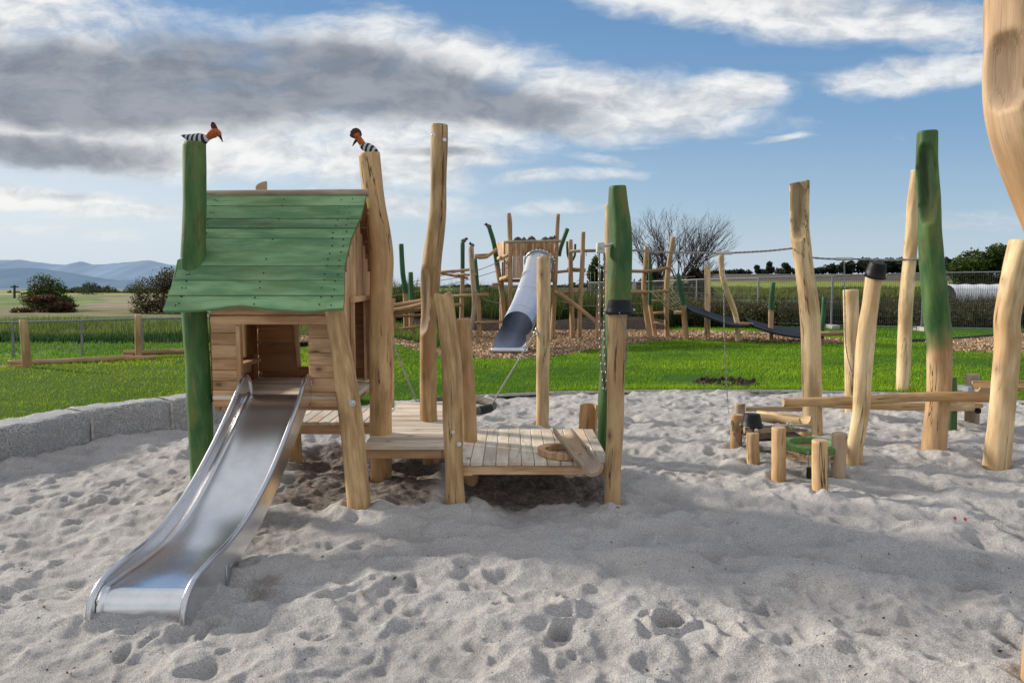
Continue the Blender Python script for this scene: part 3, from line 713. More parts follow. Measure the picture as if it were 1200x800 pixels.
# ------------------------------------------------------------------ log posts
def wpts(pts, Y):
    P, R = [], []
    for p in pts:
        y = Y+(p[3] if len(p) > 3 else 0); P.append(at(p[0], p[1], y)); R.append(p[2]/2*y/F)
    return P, R
def post(name, pts, Y=None, mat='log', seed=1.0, gz=0.0, parent=None, seg=32, step=.035, lump=.06, paint=None, carves=(), tilt=(0, 0), bury=.25, tint=None, mound=True, **tags):
    """pts from top to base as (column, row, width); stands on the ground at depth Y"""
    if Y is None: Y = GY(pts[-1][0], pts[-1][1], gz)
    P, R = wpts(pts, Y); P = P[::-1]; R = R[::-1]
    b = P[0].copy(); d = (P[0]-P[1]).normalized(); P[0] = P[0]+d*bury*.3
    P.insert(0, b+d*bury); R.insert(0, R[0])
    if mound and parent is None or mound == 2: POSTS.append((b.x, b.y, R[0]))
    mb = MB(); lump *= 1.45
    cv = [(at(600, c[0], Y).z, c[1], c[2], c[3], c[4]) for c in carves]
    pf = None
    if paint: 
        zt, zb = P[-1].z, P[0].z
        pf = lambda t_: float(paint(zb+(zt-zb)*t_))
    mb.tube(P, R, seg=seg, seed=seed, lump=lump, paint=pf, carves=cv, endmat=1, step=step, tilt=tilt, tint=tint if tint is not None else .5+.25*math.sin(seed*12.9), bevel=True)
    return mb.build(name, [mat, 'end'], parent=parent, loc=(b.x, b.y, 0), smooth=60, **tags)
def bolt(parent, p, r=.014, n=Vector((0, -1, 0)), name='bolt'):
    p = Vector(p); mb = MB(); mb.tube([p-n*.004, p+n*.005], [r*1.5, r*1.5], seg=16, bevel=False); mb.tube([p+n*.005, p+n*.012], [r, r*.75], seg=16, bevel=True)
    return mb.build(name, 'bolt', parent=parent)
def hlog(mb, a, b, r0, r1=None, seed=1.0, seg=18, mid=(), lump=.05, **k):
    P = [Vector(a)]+[Vector(m) for m in mid]+[Vector(b)]; n = len(P); r1 = r1 or r0
    mb.tube(P, [r0+(r1-r0)*i/(n-1) for i in range(n)], seg=seg, seed=seed, lump=lump, endmat=1, step=.06, **k); return mb
def green_above(z, soft=.12, s=1): return lambda h: float(sm(z-soft, z+soft, h)) if s else 1.0
ALLG = lambda h: 1.0
# ------------------------------------------------------------------ playhouse
house = thing('playhouse', (-1.6, 5.4, 0), 'wooden toddler playhouse on tall posts with a green board roof', 'playhouse')
post('post', [(228, 168, 25), (228, 250, 26), (226, 330, 27), (230, 400, 27), (237, 540, 28), (240, 592, 28)], Y=4.99, mat='green_log', seed=2, paint=ALLG, parent=house, mound=2, label='green stained post rising through the roof', lump=.05)
post('post', [(392, 362, 22), (398, 400, 23), (410, 480, 27), (418, 560, 28), (421, 603, 28)], Y=4.86, seed=3, parent=house, mound=2, carves=())
post('post', [(433, 181, 24), (439, 240, 25), (447, 300, 27), (446, 350, 25), (446, 420, 26), (446, 500, 26), (447, 565, 25)], Y=5.62, seed=4, parent=house, mound=2, lump=.07)
post('post', [(306, 216, 13), (306, 300, 14), (306, 400, 14), (306, 540, 14)], Y=6.05, seed=5, parent=house, tilt=(.5, 0), mound=2, mat='log_weathered', lump=.04)
RX = (-2.215, -1.07); WF, WB, WL, WR = 4.97, 5.88, -2.03, -1.15; FL = .755; RT, RZ = 2.13, 5.45
def zroof(y): return 1.325+(y-4.70)*(RT-1.325)/(RZ-4.70)
# front and rear walls of horizontal boards
def wallx(mb, x0, x1, y, z0, z1, hgts, th=.024, m=0):
    z = z0
    i = 0
    while z < z1-.004:
        h = min(hgts[i % len(hgts)], z1-z); i += 1
        mb.board((x0, y+random.uniform(-.002, .002), z+.001), (x1-x0, 0, 0), (0, th, 0), (0, 0, h-.002), ch=.003, long=0, tint=random.uniform(.25, .85)); z += h
mb = MB(); wallx(mb, WL, -1.855, WF, .675, 1.29, [.115, .062, .072, .08, .095, .078, .085]); wallx(mb, -1.375, WR+.02, WF, .675, 1.235, [.10, .095, .088, .085, .10, .092]); wallx(mb, WL, WR+.02, WF+.006, 1.296, 1.50, [.1])
wallx(mb, -1.85, -1.38, WF+.004, .675, .735, [.06])
mb.build('front_wall', 'plank', house)
mb = MB(); mb.board((WL, WF-.006, 1.235), (WR-WL, 0, 0), (0, .03, 0), (0, 0, .058)); mb.board((-1.862, WF-.006, .76), (.030, 0, 0), (0, .05, 0), (0, 0, .47), long=2); mb.build('opening_frame', 'plank', house)
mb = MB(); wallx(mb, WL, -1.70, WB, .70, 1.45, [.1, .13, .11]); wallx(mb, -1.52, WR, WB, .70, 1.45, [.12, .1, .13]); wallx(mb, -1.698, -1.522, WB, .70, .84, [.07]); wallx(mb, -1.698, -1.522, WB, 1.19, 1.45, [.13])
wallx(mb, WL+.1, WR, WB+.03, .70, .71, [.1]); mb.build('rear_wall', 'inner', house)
wf = MB(); wf.board((-1.712, WB-.03, .84), (.03, 0, 0), (0, .028, 0), (-.022, 0, .355), long=2); wf.board((-1.70, WB-.028, 1.175), (.18, 0, 0), (0, .026, 0), (0, 0, .02)); wf.build('window_frame', 'log_pale', house)
# left wall with an opening
def wally(mb, x, y0, y1, z0, z1, wd, th=.022, gable=False):
    y = y0; i = 0
    while y < y1-.004:
        w_ = min(wd[i % len(wd)], y1-y); i += 1; zt = z1 if not gable else min(zroof(y+.001), zroof(2*RZ-(y+w_)))-.05
        if zt > z0+.01: mb.board((x, y+.001, z0), (th, 0, 0), (0, w_-.002, 0), (0, 0, zt-z0), ch=.003, long=2, tint=random.uniform(.2, .8))
        y += w_
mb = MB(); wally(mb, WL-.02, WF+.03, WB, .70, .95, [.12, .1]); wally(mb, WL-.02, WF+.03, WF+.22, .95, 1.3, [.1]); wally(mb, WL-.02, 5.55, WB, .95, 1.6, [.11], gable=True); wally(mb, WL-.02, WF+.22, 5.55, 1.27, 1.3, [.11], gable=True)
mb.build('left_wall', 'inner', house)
mb = MB(); mb.board((WL+.0, WF+.03, .905), (.10, 0, 0), (0, .66, 0), (0, 0, .028)); mb.board((WL+.005, WF+.03, .83), (.02, 0, 0), (0, .66, 0), (0, 0, .07)); mb.build('shelf', 'plank', house)
for y_ in (WF+.20, 5.54):
    mb = MB(); mb.board((WL+.004, y_, .95), (.02, 0, 0), (0, .03, 0), (0, 0, .32), long=2); mb.build('window_frame', 'log_pale', house)
# right gable wall with doorway
mb = MB(); wally(mb, WR, WF+.02, 5.17, .70, 1.3, [.1, .1], gable=True); wally(mb, WR, 5.17, 5.72, 1.37, 1.4, [.09, .10], gable=True); wally(mb, WR, 5.72, WB+.02, .70, 1.3, [.09], gable=True)
mb.build('gable_wall', 'plank', house)
mb = MB(); mb.board((WR+.024, 5.145, .76), (.028, 0, 0), (0, .028, 0), (0, 0, .62), long=2); mb.board((WR+.024, 5.70, .76), (.05, 0, 0), (0, .03, 0), (0, 0, .62), long=2); mb.board((WR+.024, 5.14, 1.375), (.03, 0, 0), (0, .60, 0), (0, 0, .04)); mb.build('door_frame', 'plank', house)
mb = MB(); y = WF-.01
mb.board((WR+.002, 5.17, FL-.04), (.07, 0, 0), (0, .53, 0), (0, 0, .036))
while y < WB: mb.board((WL, y, FL-.03), (WR-WL, 0, 0), (0, .10, 0), (0, 0, .028), ch=.004); y += .104
mb.build('floor', 'deck', house)
mb = MB(); mb.board((WR-.02, 5.0, FL-.115), (.035, 0, 0), (0, .86, 0), (0, 0, .08)); mb.board((WL, 5.0, FL-.115), (.035, 0, 0), (0, .86, 0), (0, 0, .08)); mb.board((WL+.04, WF+.03, FL-.11), (WR-WL-.07, 0, 0), (0, .04, 0), (0, 0, .075)); mb.build('floor_beam', 'plank', house)
# roof boards, front slope and rear slope, wavy outer edges
def wob(s_): 
    return np.interp(s_, [0, .22, .40, .52, .60, .64, .80, .93, 1], [.015, .005, -.035, -.062, -.065, -.045, -.02, -.004, 0])
def slope(name, sgn, mat, under):
    mb = MB(); du = Vector((0, sgn*(4.70-RZ), 1.325-RT)); Ls = du.length; du /= Ls; nrm = Vector((0, du.z*sgn*-1, abs(du.y))) ; nrm = Vector((1, 0, 0)).cross(du); nrm = nrm if nrm.z > 0 else -nrm
    widths = [.115, .135, .10, .10, .27, .135, .135, .12] if sgn > 0 else [.15]*8
    tot = sum(widths); s0 = .015; tones = [.75, .40, .05, .7, .45, .30, .70, .85]
    for i, wd in enumerate(widths):
        wd_ = wd*(Ls-.02)/tot; s1 = s0+wd_-.0065
        a0 = wob(s0/Ls) if sgn > 0 else 0; a1 = wob(s1/Ls) if sgn > 0 else 0
        xl = RX[0]+random.uniform(-.004, .004); xr0, xr1 = RX[1]+a0, RX[1]+a1
        N = 14; sd = random.random()*20; th = .024; lift = random.uniform(0, .004)
        rows = []
        for k in range(N+1):
            f = k/N; x0_ = xl+(xr0-xl)*f; x1_ = xl+(xr1-xl)*f; e0 = e1 = 0
            if i == len(widths)-1: e1 = .022*mnoise.noise(Vector((f*2.3+(0 if sgn > 0 else 9), 1.7, 0)))+(.028*math.exp(-((f-.42)/.12)**2)-.015*math.exp(-((f-.8)/.1)**2)) * -1
            pa = Vector((x0_, RZ, RT))+du*s0; pb = Vector((x1_, RZ, RT))+du*(s1+e1)
            cut = 0
            ga = Vector((sd, s0, x0_)); gb = Vector((sd, s1, x1_))
            top = nrm*(lift+th)
            q = [mb.vert(pa+nrm*lift, (sd+.5, s0+sd, x0_), tones[i]), mb.vert(pa+top, (sd, s0+sd, x0_), tones[i], 1), mb.vert(pb+top, (sd, s1+sd, x1_), tones[i], 1), mb.vert(pb+nrm*lift, (sd+.5, s1+sd, x1_), tones[i])]
            rows.append(q)
        for k in range(N):
            A, B = rows[k], rows[k+1]
            for u in range(4):
                v = (u+1) % 4; fc = (A[u], A[v], B[v], B[u])
                mb.face(fc if sgn < 0 else fc[::-1], 1 if u == 3 else 0)
        for q, fl in ((rows[0], 1), (rows[-1], 0)): mb.face((q if fl else q[::-1]), 1)
        s0 = s1+.0065
    if sgn > 0:                                          # screw heads in rows near the board ends
        s_ = .06
        while s_ < 1.06:
            for fx in (.07, .085, .50, .86, .93):
                if fx == .5 and random.random() < .5: continue
                p = Vector((RX[0]+(RX[1]-RX[0])*fx+random.uniform(-.008, .008), RZ, RT))+du*(s_+random.uniform(-.01, .01))+nrm*.0285; st_ = len(mb.m); mb.tube([p-nrm*.008, p+nrm*.0015], [.0045, .0045], seg=8, bevel=False)
                for q_ in range(st_, len(mb.m)): mb.m[q_] = 2
            s_ += .066
    return mb.build(name, [mat, under, 'black_paint'], house, smooth=25), du, nrm
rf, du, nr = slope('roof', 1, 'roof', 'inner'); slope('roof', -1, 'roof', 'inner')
mb = MB(); hlog(mb, (RX[0]-.02, RZ-.01, RT+.022), (RX[1]+.03, RZ-.01, RT+.030), .027, seed=8); mb.build('ridge_pole', ['log_weathered', 'end'], house)
mb = MB(); p = at(206, 336, 4.93); mb.board(p+Vector((-.035, 0, -.01)), (.055, 0, .02), (0, .03, 0), (.05, .0, .19), tint=.5); mb.build('roof_edge_board', 'roof', house)
mb = MB()
for sx in (RX[1]-.035,):
    mb.board((sx-.06, RZ, RT-.02), (.03, 0, 0), (0, .68, -.73), (0, -.03, -.03))
    mb.board((sx-.06, RZ-.04, RT-.03), (.03, 0, 0), (0, -.66, -.71), (0, .03, -.03))
mb.build('rafter', 'inner', house)
bolt(house, at(413, 472, 4.775), .015); bolt(house, at(304, 401, WB-.003), .010); bolt(house, at(306, 437, WB-.003), .010)
# ------------------------------------------------------------------ steel slide
sl_ = thing('metal_slide', (-1.66, 3.3, 0), 'stainless steel slide running from the playhouse opening down to the sand', 'slide')
prof = [(4.985, .758), (4.92, .757), (4.84, .712), (4.70, .605), (4.40, .405), (4.10, .235), (3.85, .150), (3.65, .122), (3.45, .122), (3.36, .122), (3.29, .118), (3.243, .082), (3.228, .02), (3.232, -.06)]
def cat(pts, n):
    P = [Vector(p) for p in pts]; out = []
    m = len(P)-1
    for i in range(m):
        a, b, c, d = P[max(i-1, 0)], P[i], P[i+1], P[min(i+2, m)]
        for k in range(n):
            t_ = k/n; out.append(.5*((2*b)+(c-a)*t_+(2*a-5*b+4*c-d)*t_*t_+(3*b-a-3*c+d)*t_**3))
    out.append(P[-1]); return out
def sx_at(y): return -1.568-(4.985-y)*.060
bed = cat([(0, y, z) for y, z in prof], 6)
def side_off(y): return np.interp(y, [3.2, 3.3, 3.5, 4.0, 4.6, 4.8, 4.9, 4.99], [.04, .05, .075, .110, .13, .145, .145, .11])
hw = .205
mb = MB(); prev = None
for i, b in enumerate(bed):
    xc = sx_at(b.y); row = []
    tl = (bed[min(i+1, len(bed)-1)]-bed[max(i-1, 0)]).normalized(); nn_ = Vector((0, -tl.z, tl.y)); nn_ = nn_ if nn_.z > 0 or nn_.y < 0 else -nn_
    if nn_.z < -.2: nn_ = -nn_
    for (xo, up) in ((-hw, .022), (-hw+.004, .010), (-hw+.012, .003), (-hw+.025, 0), (-.10, 0), (0, 0), (.10, 0), (hw-.025, 0), (hw-.012, .003), (hw-.004, .010), (hw, .022)):
        row.append(mb.vert(Vector((xc+xo, b.y, b.z))+nn_*up*(1 if i < len(bed)-12 else .4)))
    if prev:
        for k in range(len(row)-1): mb.face((prev[k], prev[k+1], row[k+1], row[k]))
    prev = row
bedo = mb.build('slide_bed', 'steel', sl_, smooth=60)
for sgn in (-1, 1):
    rail = []
    top = [(0, 4.985, .70), (0, 4.985, .80), (0, 4.955, .868), (0, 4.90, .890), (0, 4.84, .868)]
    body = [(0, y, float(np.interp(y, [p[0] for p in prof[::-1] if p[0] > 3.24], [p[1] for p in prof[::-1] if p[0] > 3.24]))+float(side_off(y))) for y in (4.74, 4.60, 4.40, 4.15, 3.90, 3.68, 3.50, 3.38)]
    end = [(0, 3.285, .165), (0, 3.210, .118), (0, 3.180, .05), (0, 3.185, -.04), (0, 3.20, -.10)]
    path = [Vector((sx_at(p[1])+sgn*(hw+.005), p[1], p[2])) for p in top+body+end]
    m1 = MB(); m1.tube(cat(path, 5), [.0155]*((len(path)-1)*5+1), seg=14, bevel=True, step=.02); 
    # side sheet
    m2 = MB(); cr_ = cat(path, 5); prev = None
    for k, p in enumerate(cr_):
        if p.y > 4.97: continue
        bz = float(np.interp(p.y, [b.y for b in bed[::-1]][2:], [b.z for b in bed[::-1]][2:]))-.045
        if p.y < 3.62: bz = min(bz, lerp(bz, -.05, min(1, (3.62-p.y)/.04)))
        if p.z < bz+.01: bz = p.z-.01
        a = [m2.vert((p.x+sgn*.003, p.y, p.z)), m2.vert((p.x+sgn*.003, p.y, bz)), m2.vert((p.x-sgn*.003, p.y, bz)), m2.vert((p.x-sgn*.003, p.y, p.z))]
        if prev:
            for u in range(4):
                f = (prev[u], prev[(u+1) % 4], a[(u+1) % 4], a[u]); m2.face(f if sgn < 0 else f[::-1])
        prev = a
    o2 = m2.build('side_wall', 'steel', sl_, smooth=60); m1.build('rail', 'steel_rail', o2, smooth=60)
for q_ in (-1, 1):
    mb = MB(); mb.box((sx_at(3.62)+q_*(hw+.008), 3.62, .03), (.012, .04, .16)); mb.build('ground_bracket', 'galv', sl_)
# ------------------------------------------------------------------ painted wooden hoopoes
def bird(name, Y, body, head, crest, beak, label, eye=None, yo=0):
    b0 = at(*body[len(body)//2][:2], Y); t_ = thing(name, (b0.x, b0.y, b0.z), label, 'bird figure', 'carved painted birds on post tops')
    def loft(nm, pts, mat, sq=.75, lat=None):
        mb = MB(); P = [at(p[0], p[1], Y+yo) for p in pts]; R = [p[2]/2*Y/F for p in pts]
        mb.tube(P, R, seg=16, step=.006, squash=sq, bevel=False, g0=Vector((0, 0, 0)), xaxis=Vector((0, 0, 1))); return mb.build(nm, mat, t_, smooth=60)
    loft('body', body, 'stripe', .62); h = loft('head', head, 'orange_paint', .7); 
    for c in crest: loft('crest', c, 'crest_paint', .45)
    loft('beak', beak, 'black_paint', .9)
    if eye:
        p = at(eye[0], eye[1], Y-.022); mb = MB(); mb.tube([p, p+Vector((0, -.004, 0))], [.0045, .003], seg=8); mb.build('eye', 'black_paint', h)
    return t_
bird('hoopoe_figure', 4.99, [(212, 158.5, 1), (217, 160, 5), (223, 162, 10), (230, 163.5, 14), (237, 163.5, 14), (242, 162, 9), (246, 160, 5)], [(240, 163, 5), (244, 160.5, 8), (248, 157.5, 10), (252, 156, 11), (256, 157, 8), (258.5, 160, 3)], [[(254, 157, 7), (251.5, 151, 7), (249.5, 146, 6), (248.5, 143.5, 3)]], [(256.5, 158, 4), (258.5, 161, 3), (261, 166.5, .8)], 'striped hoopoe figure facing right on the green post, crest folded back', (254, 156.5))
bird('hoopoe_figure', 5.62, [(445, 179.5, 1), (441, 178, 6), (436, 175.5, 10), (430, 173, 11), (425, 171, 8), (422.5, 168.5, 4)], [(427, 171, 6), (423.5, 167, 7.5), (420.5, 162.5, 7), (418.5, 159, 8), (417.5, 156.5, 6)],
     [[(418, 161, 5), (417+6.0*math.cos(a), 158-7*math.sin(a), 4.2), (417+7.0*math.cos(a), 158-8*math.sin(a), 2.5)] for a in (0.1, .6, 1.1, 1.6, 2.1, 2.6, 3.2)], [(418, 164, 3.6), (415.5, 167, 3), (413, 171.5, .8)], 'striped hoopoe figure looking left with raised fan crest, on the pale post', (418, 161))
# ------------------------------------------------------------------ low decks
def deck_board_y(mb, x0, x1, y0, y1, z, w_=.095, **k):
    x = x0
    while x < x1-.02:
        ww = min(w_, x1-x); mb.board((x+.002, y0+random.uniform(-.003, .003), z-.028), (ww-.004, 0, 0), (0, y1-y0, 0), (0, 0, .028+random.uniform(-.0015, .0015)), ch=.004, long=1); x += w_
dk = thing('low_deck', (-.9, 6.1, 0), 'low L-shaped wooden deck beside the playhouse, before the tall carved post', 'deck')
mb = MB(); y = 5.20
while y < 7.05: mb.board((-1.075+random.uniform(-.003, .003), y, .322), (.60, 0, 0), (0, .097, 0), (0, 0, .028), ch=.004, long=0); y += .101
mb.build('deck_boards', 'deck', dk)
mb = MB(); deck_board_y(mb, -1.90, -1.08, 6.08, 6.75, .352); mb.build('deck_boards', 'deck', dk)
mb = MB(); mb.board((-1.045, 5.215, .255), (.54, 0, 0), (0, .04, 0), (0, 0, .064)); mb.build('edge_beam', 'plank', dk)
mb = MB(); mb.board((-1.075, 5.24, .252), (.05, 0, 0), (0, 1.78, 0), (0, 0, .069)); mb.board((-.535, 5.24, .252), (.05, 0, 0), (0, 1.78, 0), (0, 0, .069)); mb.build('side_beam', 'plank', dk)
mb = MB(); mb.board((-1.89, 6.095, .245), (.80, 0, 0), (0, .045, 0), (0, 0, .078)); mb.build('edge_beam', 'plank', dk)
post('leg', [(345, 507, 16), (346, 530, 16), (347, 546, 17)], Y=6.16, seed=9, parent=dk, mound=2, lump=.04)
dk2 = thing('low_deck', (.1, 5.5, 0), 'lowest wooden deck with boards running away from the camera, gutter and ring lying on it', 'deck')
mb = MB(); deck_board_y(mb, -.375, .672, 4.95, 6.06, .298, .088); mb.build('deck_boards', 'deck', dk2)
mb = MB(); mb.board((-.365, 4.965, .205), (1.025, 0, 0), (0, .045, 0), (0, 0, .064)); mb.board((-.36, 4.958, .20), (.09, 0, 0), (0, .006, 0), (0, 0, .03)); mb.build('edge_beam', 'plank', dk2)
mb = MB(); mb.board((-.36, 5.98, .205), (1.015, 0, 0), (0, .045, 0), (0, 0, .064)); mb.build('edge_beam', 'plank', dk2)
post('post', [(520, 346, 21), (526, 390, 22), (530, 440, 24), (531, 520, 23), (534, 600, 23)], Y=4.90, seed=10, parent=dk2, mound=2, lump=.07, tilt=(-.25, 0), carves=(), mat='log', tint=.55)
post('post', [(543, 374, 16), (547, 440, 18), (550, 500, 18), (552, 562, 18)], Y=5.60, seed=11, parent=dk2, mound=2, lump=.05)
post('post', [(724, 358, 22), (722, 420, 21), (721, 500, 20), (718, 560, 19), (718, 597, 20)], Y=4.92, seed=12, parent=dk2, mound=2, lump=.045)
bolt(dk2, at(538, 520, 4.83), .010); bolt(dk2, at(531, 506, 4.83), .008)
# ------------------------------------------------------------------ standing sculpture logs
CV = -PI/2
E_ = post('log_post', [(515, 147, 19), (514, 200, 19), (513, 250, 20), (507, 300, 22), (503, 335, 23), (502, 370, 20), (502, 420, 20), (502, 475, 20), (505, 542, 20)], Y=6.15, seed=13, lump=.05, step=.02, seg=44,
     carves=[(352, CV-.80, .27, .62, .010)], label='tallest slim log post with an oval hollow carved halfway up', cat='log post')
bolt(E_, at(507, 158, 6.08), .010, name='bolt_hole'); bolt(E_, at(521, 164, 6.09), .010, name='bolt_hole')
post('log_post', [(455, 352, 12), (456, 420, 11.5), (456.5, 478, 11.5)], Y=7.25, seed=14, label='pale post right behind the playhouse holding the left swing rope', cat='log post', tint=.6)
H_ = post('log_post', [(637, 301, 16), (637, 380, 16), (636, 440, 15.5), (635.5, 503, 15)], seed=15, label='straight pale post behind the lowest deck holding the right swing rope', cat='log post', mat='log_pale', lump=.04, tilt=(.12, 0))
zg = at(600, 392, 6.3).z
J_ = post('log_post', [(724, 219, 20), (725, 245, 24), (727, 290, 27), (726, 330, 28), (722, 375, 26), (714, 430, 22), (710, 480, 19), (709, 538, 19)], Y=6.35, seed=16, mat='green_log', paint=ALLG, label='green stained curved post behind the black bucket', cat='log post', lump=.06)
post('log_post', [(715, 240, 12), (714, 320, 13), (714, 400, 14), (716, 492, 14)], seed=17, mat='log_pale', label='slim pale post showing behind the left edge of the green curved post', cat='log post', lump=.03)
L_p = post('log_post', [(937, 214, 23), (937, 245, 22), (938, 275, 21), (943, 320, 21), (948, 360, 22), (951, 420, 22), (952, 512, 23)], seed=18, mat='log_pale', step=.015, seg=48, lump=.05, tilt=(.15, 0),
     carves=[(236, CV-.50, .36, .72, .022)], label='pale post with a spoon-like hollow carved into its top', cat='log post')
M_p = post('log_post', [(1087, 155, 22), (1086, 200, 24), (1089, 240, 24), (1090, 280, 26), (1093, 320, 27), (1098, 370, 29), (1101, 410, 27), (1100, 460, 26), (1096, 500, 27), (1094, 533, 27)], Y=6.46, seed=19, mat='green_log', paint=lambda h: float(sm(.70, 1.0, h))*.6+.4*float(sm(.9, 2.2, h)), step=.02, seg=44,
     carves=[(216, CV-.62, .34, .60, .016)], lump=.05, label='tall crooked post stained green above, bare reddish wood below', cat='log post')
post('log_post', [(1074, 200, 12), (1070, 240, 13), (1068, 280, 14), (1063, 340, 15), (1060, 400, 15), (1058, 458, 14)], seed=20, mat='log_pale', gz=.035, label='thin tall post standing on the lawn behind the green crooked post', cat='log post', lump=.05, mound=False)
O_p = post('log_post', [(1198, 284, 29), (1190, 320, 28), (1181, 370, 27), (1181, 400, 27), (1177, 450, 27), (1172, 500, 27), (1167, 548, 28)], seed=21, mat='log_pale', label='stout pale leaning post with two bolts at the right edge', cat='log post', lump=.05)
bolt(O_p, at(1180, 453, 5.93), .012); bolt(O_p, at(1179.5, 462, 5.93), .012)
post('log_post', [(997, 340, 17), (998, 400, 16.5), (999, 488, 16)], seed=22, mat='log_pale', label='straight short post behind the leaning bucket post', cat='log post', lump=.03)
R_p = post('log_post', [(1025, 322, 18), (1021, 350, 18), (1016, 385, 20), (1012, 430, 20), (1009, 480, 19), (1002, 520, 18), (1000, 545, 18)], seed=23, mat='log_pale', label='leaning post with a black bucket upside down on its top', cat='log post', lump=.06)
Pn = post('log_post', [(1212, -60, 92), (1207, 0, 88), (1205, 50, 86), (1204, 90, 88), (1210, 140, 88), (1224, 190, 84), (1246, 260, 78), (1264, 340, 74), (1272, 450, 74), (1262, 600, 76), (1252, 720, 82), (1245, 800, 82), (1242, 850, 84)], Y=2.62, seed=24, mat='log_near', step=.012, seg=72, lump=.05,
     carves=[(82, CV-1.15, .12, .22, .010), (95, CV-.02, .17, .26, .016)], label='thick crooked post closest to the camera, cut off by the right edge', cat='log post', tint=.45)
# ------------------------------------------------------------------ buckets
def bucket(name, c, r_top, r_bot, h, axis, label, parent=None, handle=True, **k):
    """hollow bucket; axis = direction from rim to bottom"""
    c = Vector(c); ax = Vector(axis).normalized(); X = Vector((1, 0, 0)); X = (X-ax*X.dot(ax)).normalized(); Y = ax.cross(X)
    t_ = thing(name, c, label, 'bucket', 'black rubber buckets') if parent is None else parent
    mb = MB(); sg = 32
    prof_ = [(r_top-.006, 0), (r_top+.006, -.004), (r_top+.008, .008), (r_top+.001, .014), (lerp(r_top, r_bot, .5)+.003, h*.5), (r_bot, h*.97), (r_bot-.008, h), (r_bot*.5, h+.002), (.001, h+.003)]
    inner = [(.001, h-.006), (r_bot-.008, h-.008), (r_top-.006, 0)]
    rows = []
    for (r, z) in inner+prof_[1:]:
        rows.append([mb.vert(c+ax*z+X*(r*math.cos(2*PI*i/sg))+Y*(r*math.sin(2*PI*i/sg))) for i in range(sg)])
    for a, b in zip(rows, rows[1:]):
        for i in range(sg): mb.face((a[i], a[(i+1) % sg], b[(i+1) % sg], b[i]))
    o = mb.build('bucket_body' if parent is None else name, 'rubber', t_, smooth=50)
    if handle and parent is None:
        for s_ in (-1, 1):
            p = c+X*(s_*(r_top+.004))+ax*.02; q = MB(); q.tube([p, p+X*(s_*.012)], [.009, .009], seg=10); q.build('handle_lug', 'galv', t_)
    return t_
pI = at(726, 372, 4.92)
bk1 = bucket('bucket', (at(726, 367, 4.92).x, 4.92, at(726, 367, 4.92).z), .086, .072, .092, (-.02, 0, 1), 'black bucket upturned over the front post of the lowest deck')
pR = at(1024.5, 326, GY(1000, 545)); ax_ = Vector((.10, -.25, 1)).normalized()
bk2 = bucket('bucket', pR+ax_*.012, .078, .066, .118, ax_, 'black bucket tilted over the top of the leaning post')
# chain on bucket 1
def chain_obj(name, pts, label=None, parent=None, pitch=.034, r=.0040, w=.010, cat='chain', group=None, loc=None):
    mb = MB(); mb.chain(pts, pitch, r, w)
    if parent is not None: return mb.build(name, 'chain', parent, smooth=80)
    return mb.build(name, 'chain', loc=loc or pts[0], smooth=80, label=label, cat=cat, group=group)
def px_path(pp, n=8):
    P = [at(*p) for p in pp]; return cat(P, n) if len(P) > 2 else P
chain_obj('chain', px_path([(726, 366, 4.83), (731, 380, 4.84), (735, 392, 4.86), (735, 410, 4.88), (733, 425, 4.88)]), parent=bk1, pitch=.022, r=.003, w=.007)
# pulley box with pipe and two hoist chains
pb = thing('chain_hoist', at(703, 290, 6.3), 'grey metal hoist box with two hanging chains on the green curved post', 'hoist')
mb = MB(); c_ = at(703.5, 290.5, 6.3); mb.box(c_, (.066, .09, .088), ch=.005); mb.build('housing', 'box_white', pb)
mb = MB(); p = at(704, 290, 6.252); mb.box((p.x, p.y, p.z), (.03, .004, .012)); mb.box((p.x+.002, p.y, p.z-.012), (.02, .004, .004)); mb.build('label_plate', 'galv', pb)
mb = MB(); mb.tube([at(707, 289, 6.3), at(712, 287, 6.3), at(718, 285.5, 6.3)], [.011]*3, seg=12); mb.build('pipe', 'galv', pb)
chain_obj('chain', px_path([(702, 296, 6.29), (702, 340, 6.29), (703, 400, 6.29), (706, 440, 6.29), (708, 462, 6.29)]), parent=pb, pitch=.036, r=.0048, w=.0105)
chain_obj('chain', px_path([(708, 296, 6.27), (708, 350, 6.27), (709, 420, 6.27), (711, 448, 6.27), (709, 462, 6.29)]), parent=pb, pitch=.036, r=.0048, w=.0105)
# long slack chain line with sleeves between the tall posts
ln = thing('chain_line', at(845, 296, 6.8), 'slack steel chain line with two sleeves strung between the tall posts', 'chain')
Yl_, Ym_ = GY(952, 512)-.02, 6.46
chain_obj('chain', px_path([(736, 293, 6.38), (780, 295.5, 6.6), (842, 296.5, 6.85)]), parent=ln, pitch=.05, r=.0055, w=.012)
chain_obj('chain', px_path([(855, 296.5, 6.87), (900, 294, 7.05), (933, 290.5, Yl_)]), parent=ln, pitch=.05, r=.0055, w=.012)
chain_obj('chain', px_path([(948, 301.5, Yl_), (965, 303, 7.05), (982, 303.5, 7.0)]), parent=ln, pitch=.05, r=.0055, w=.012)
chain_obj('chain', px_path([(997, 303.5, 6.95), (1040, 304.5, 6.7), (1080, 304, Ym_)]), parent=ln, pitch=.05, r=.0055, w=.012)
for a_, b_ in (((839, 296.5, 6.85), (857, 296.5, 6.87)), ((980, 303.5, 7.0), (999, 303.5, 6.95))):
    mb = MB(); mb.tube([at(*a_), at(*b_)], [.016, .016], seg=14); mb.build('sleeve', 'galv', ln)
chain_obj('hanging_chain', px_path([(848, 299, 6.86), (848, 340, 6.86), (849, 400, 6.86), (852, 460, 6.86), (854, 486, 6.8)], 6), 'long thin chain hanging from the left sleeve down to the sand table', pitch=.030, r=.0032, w=.0075)
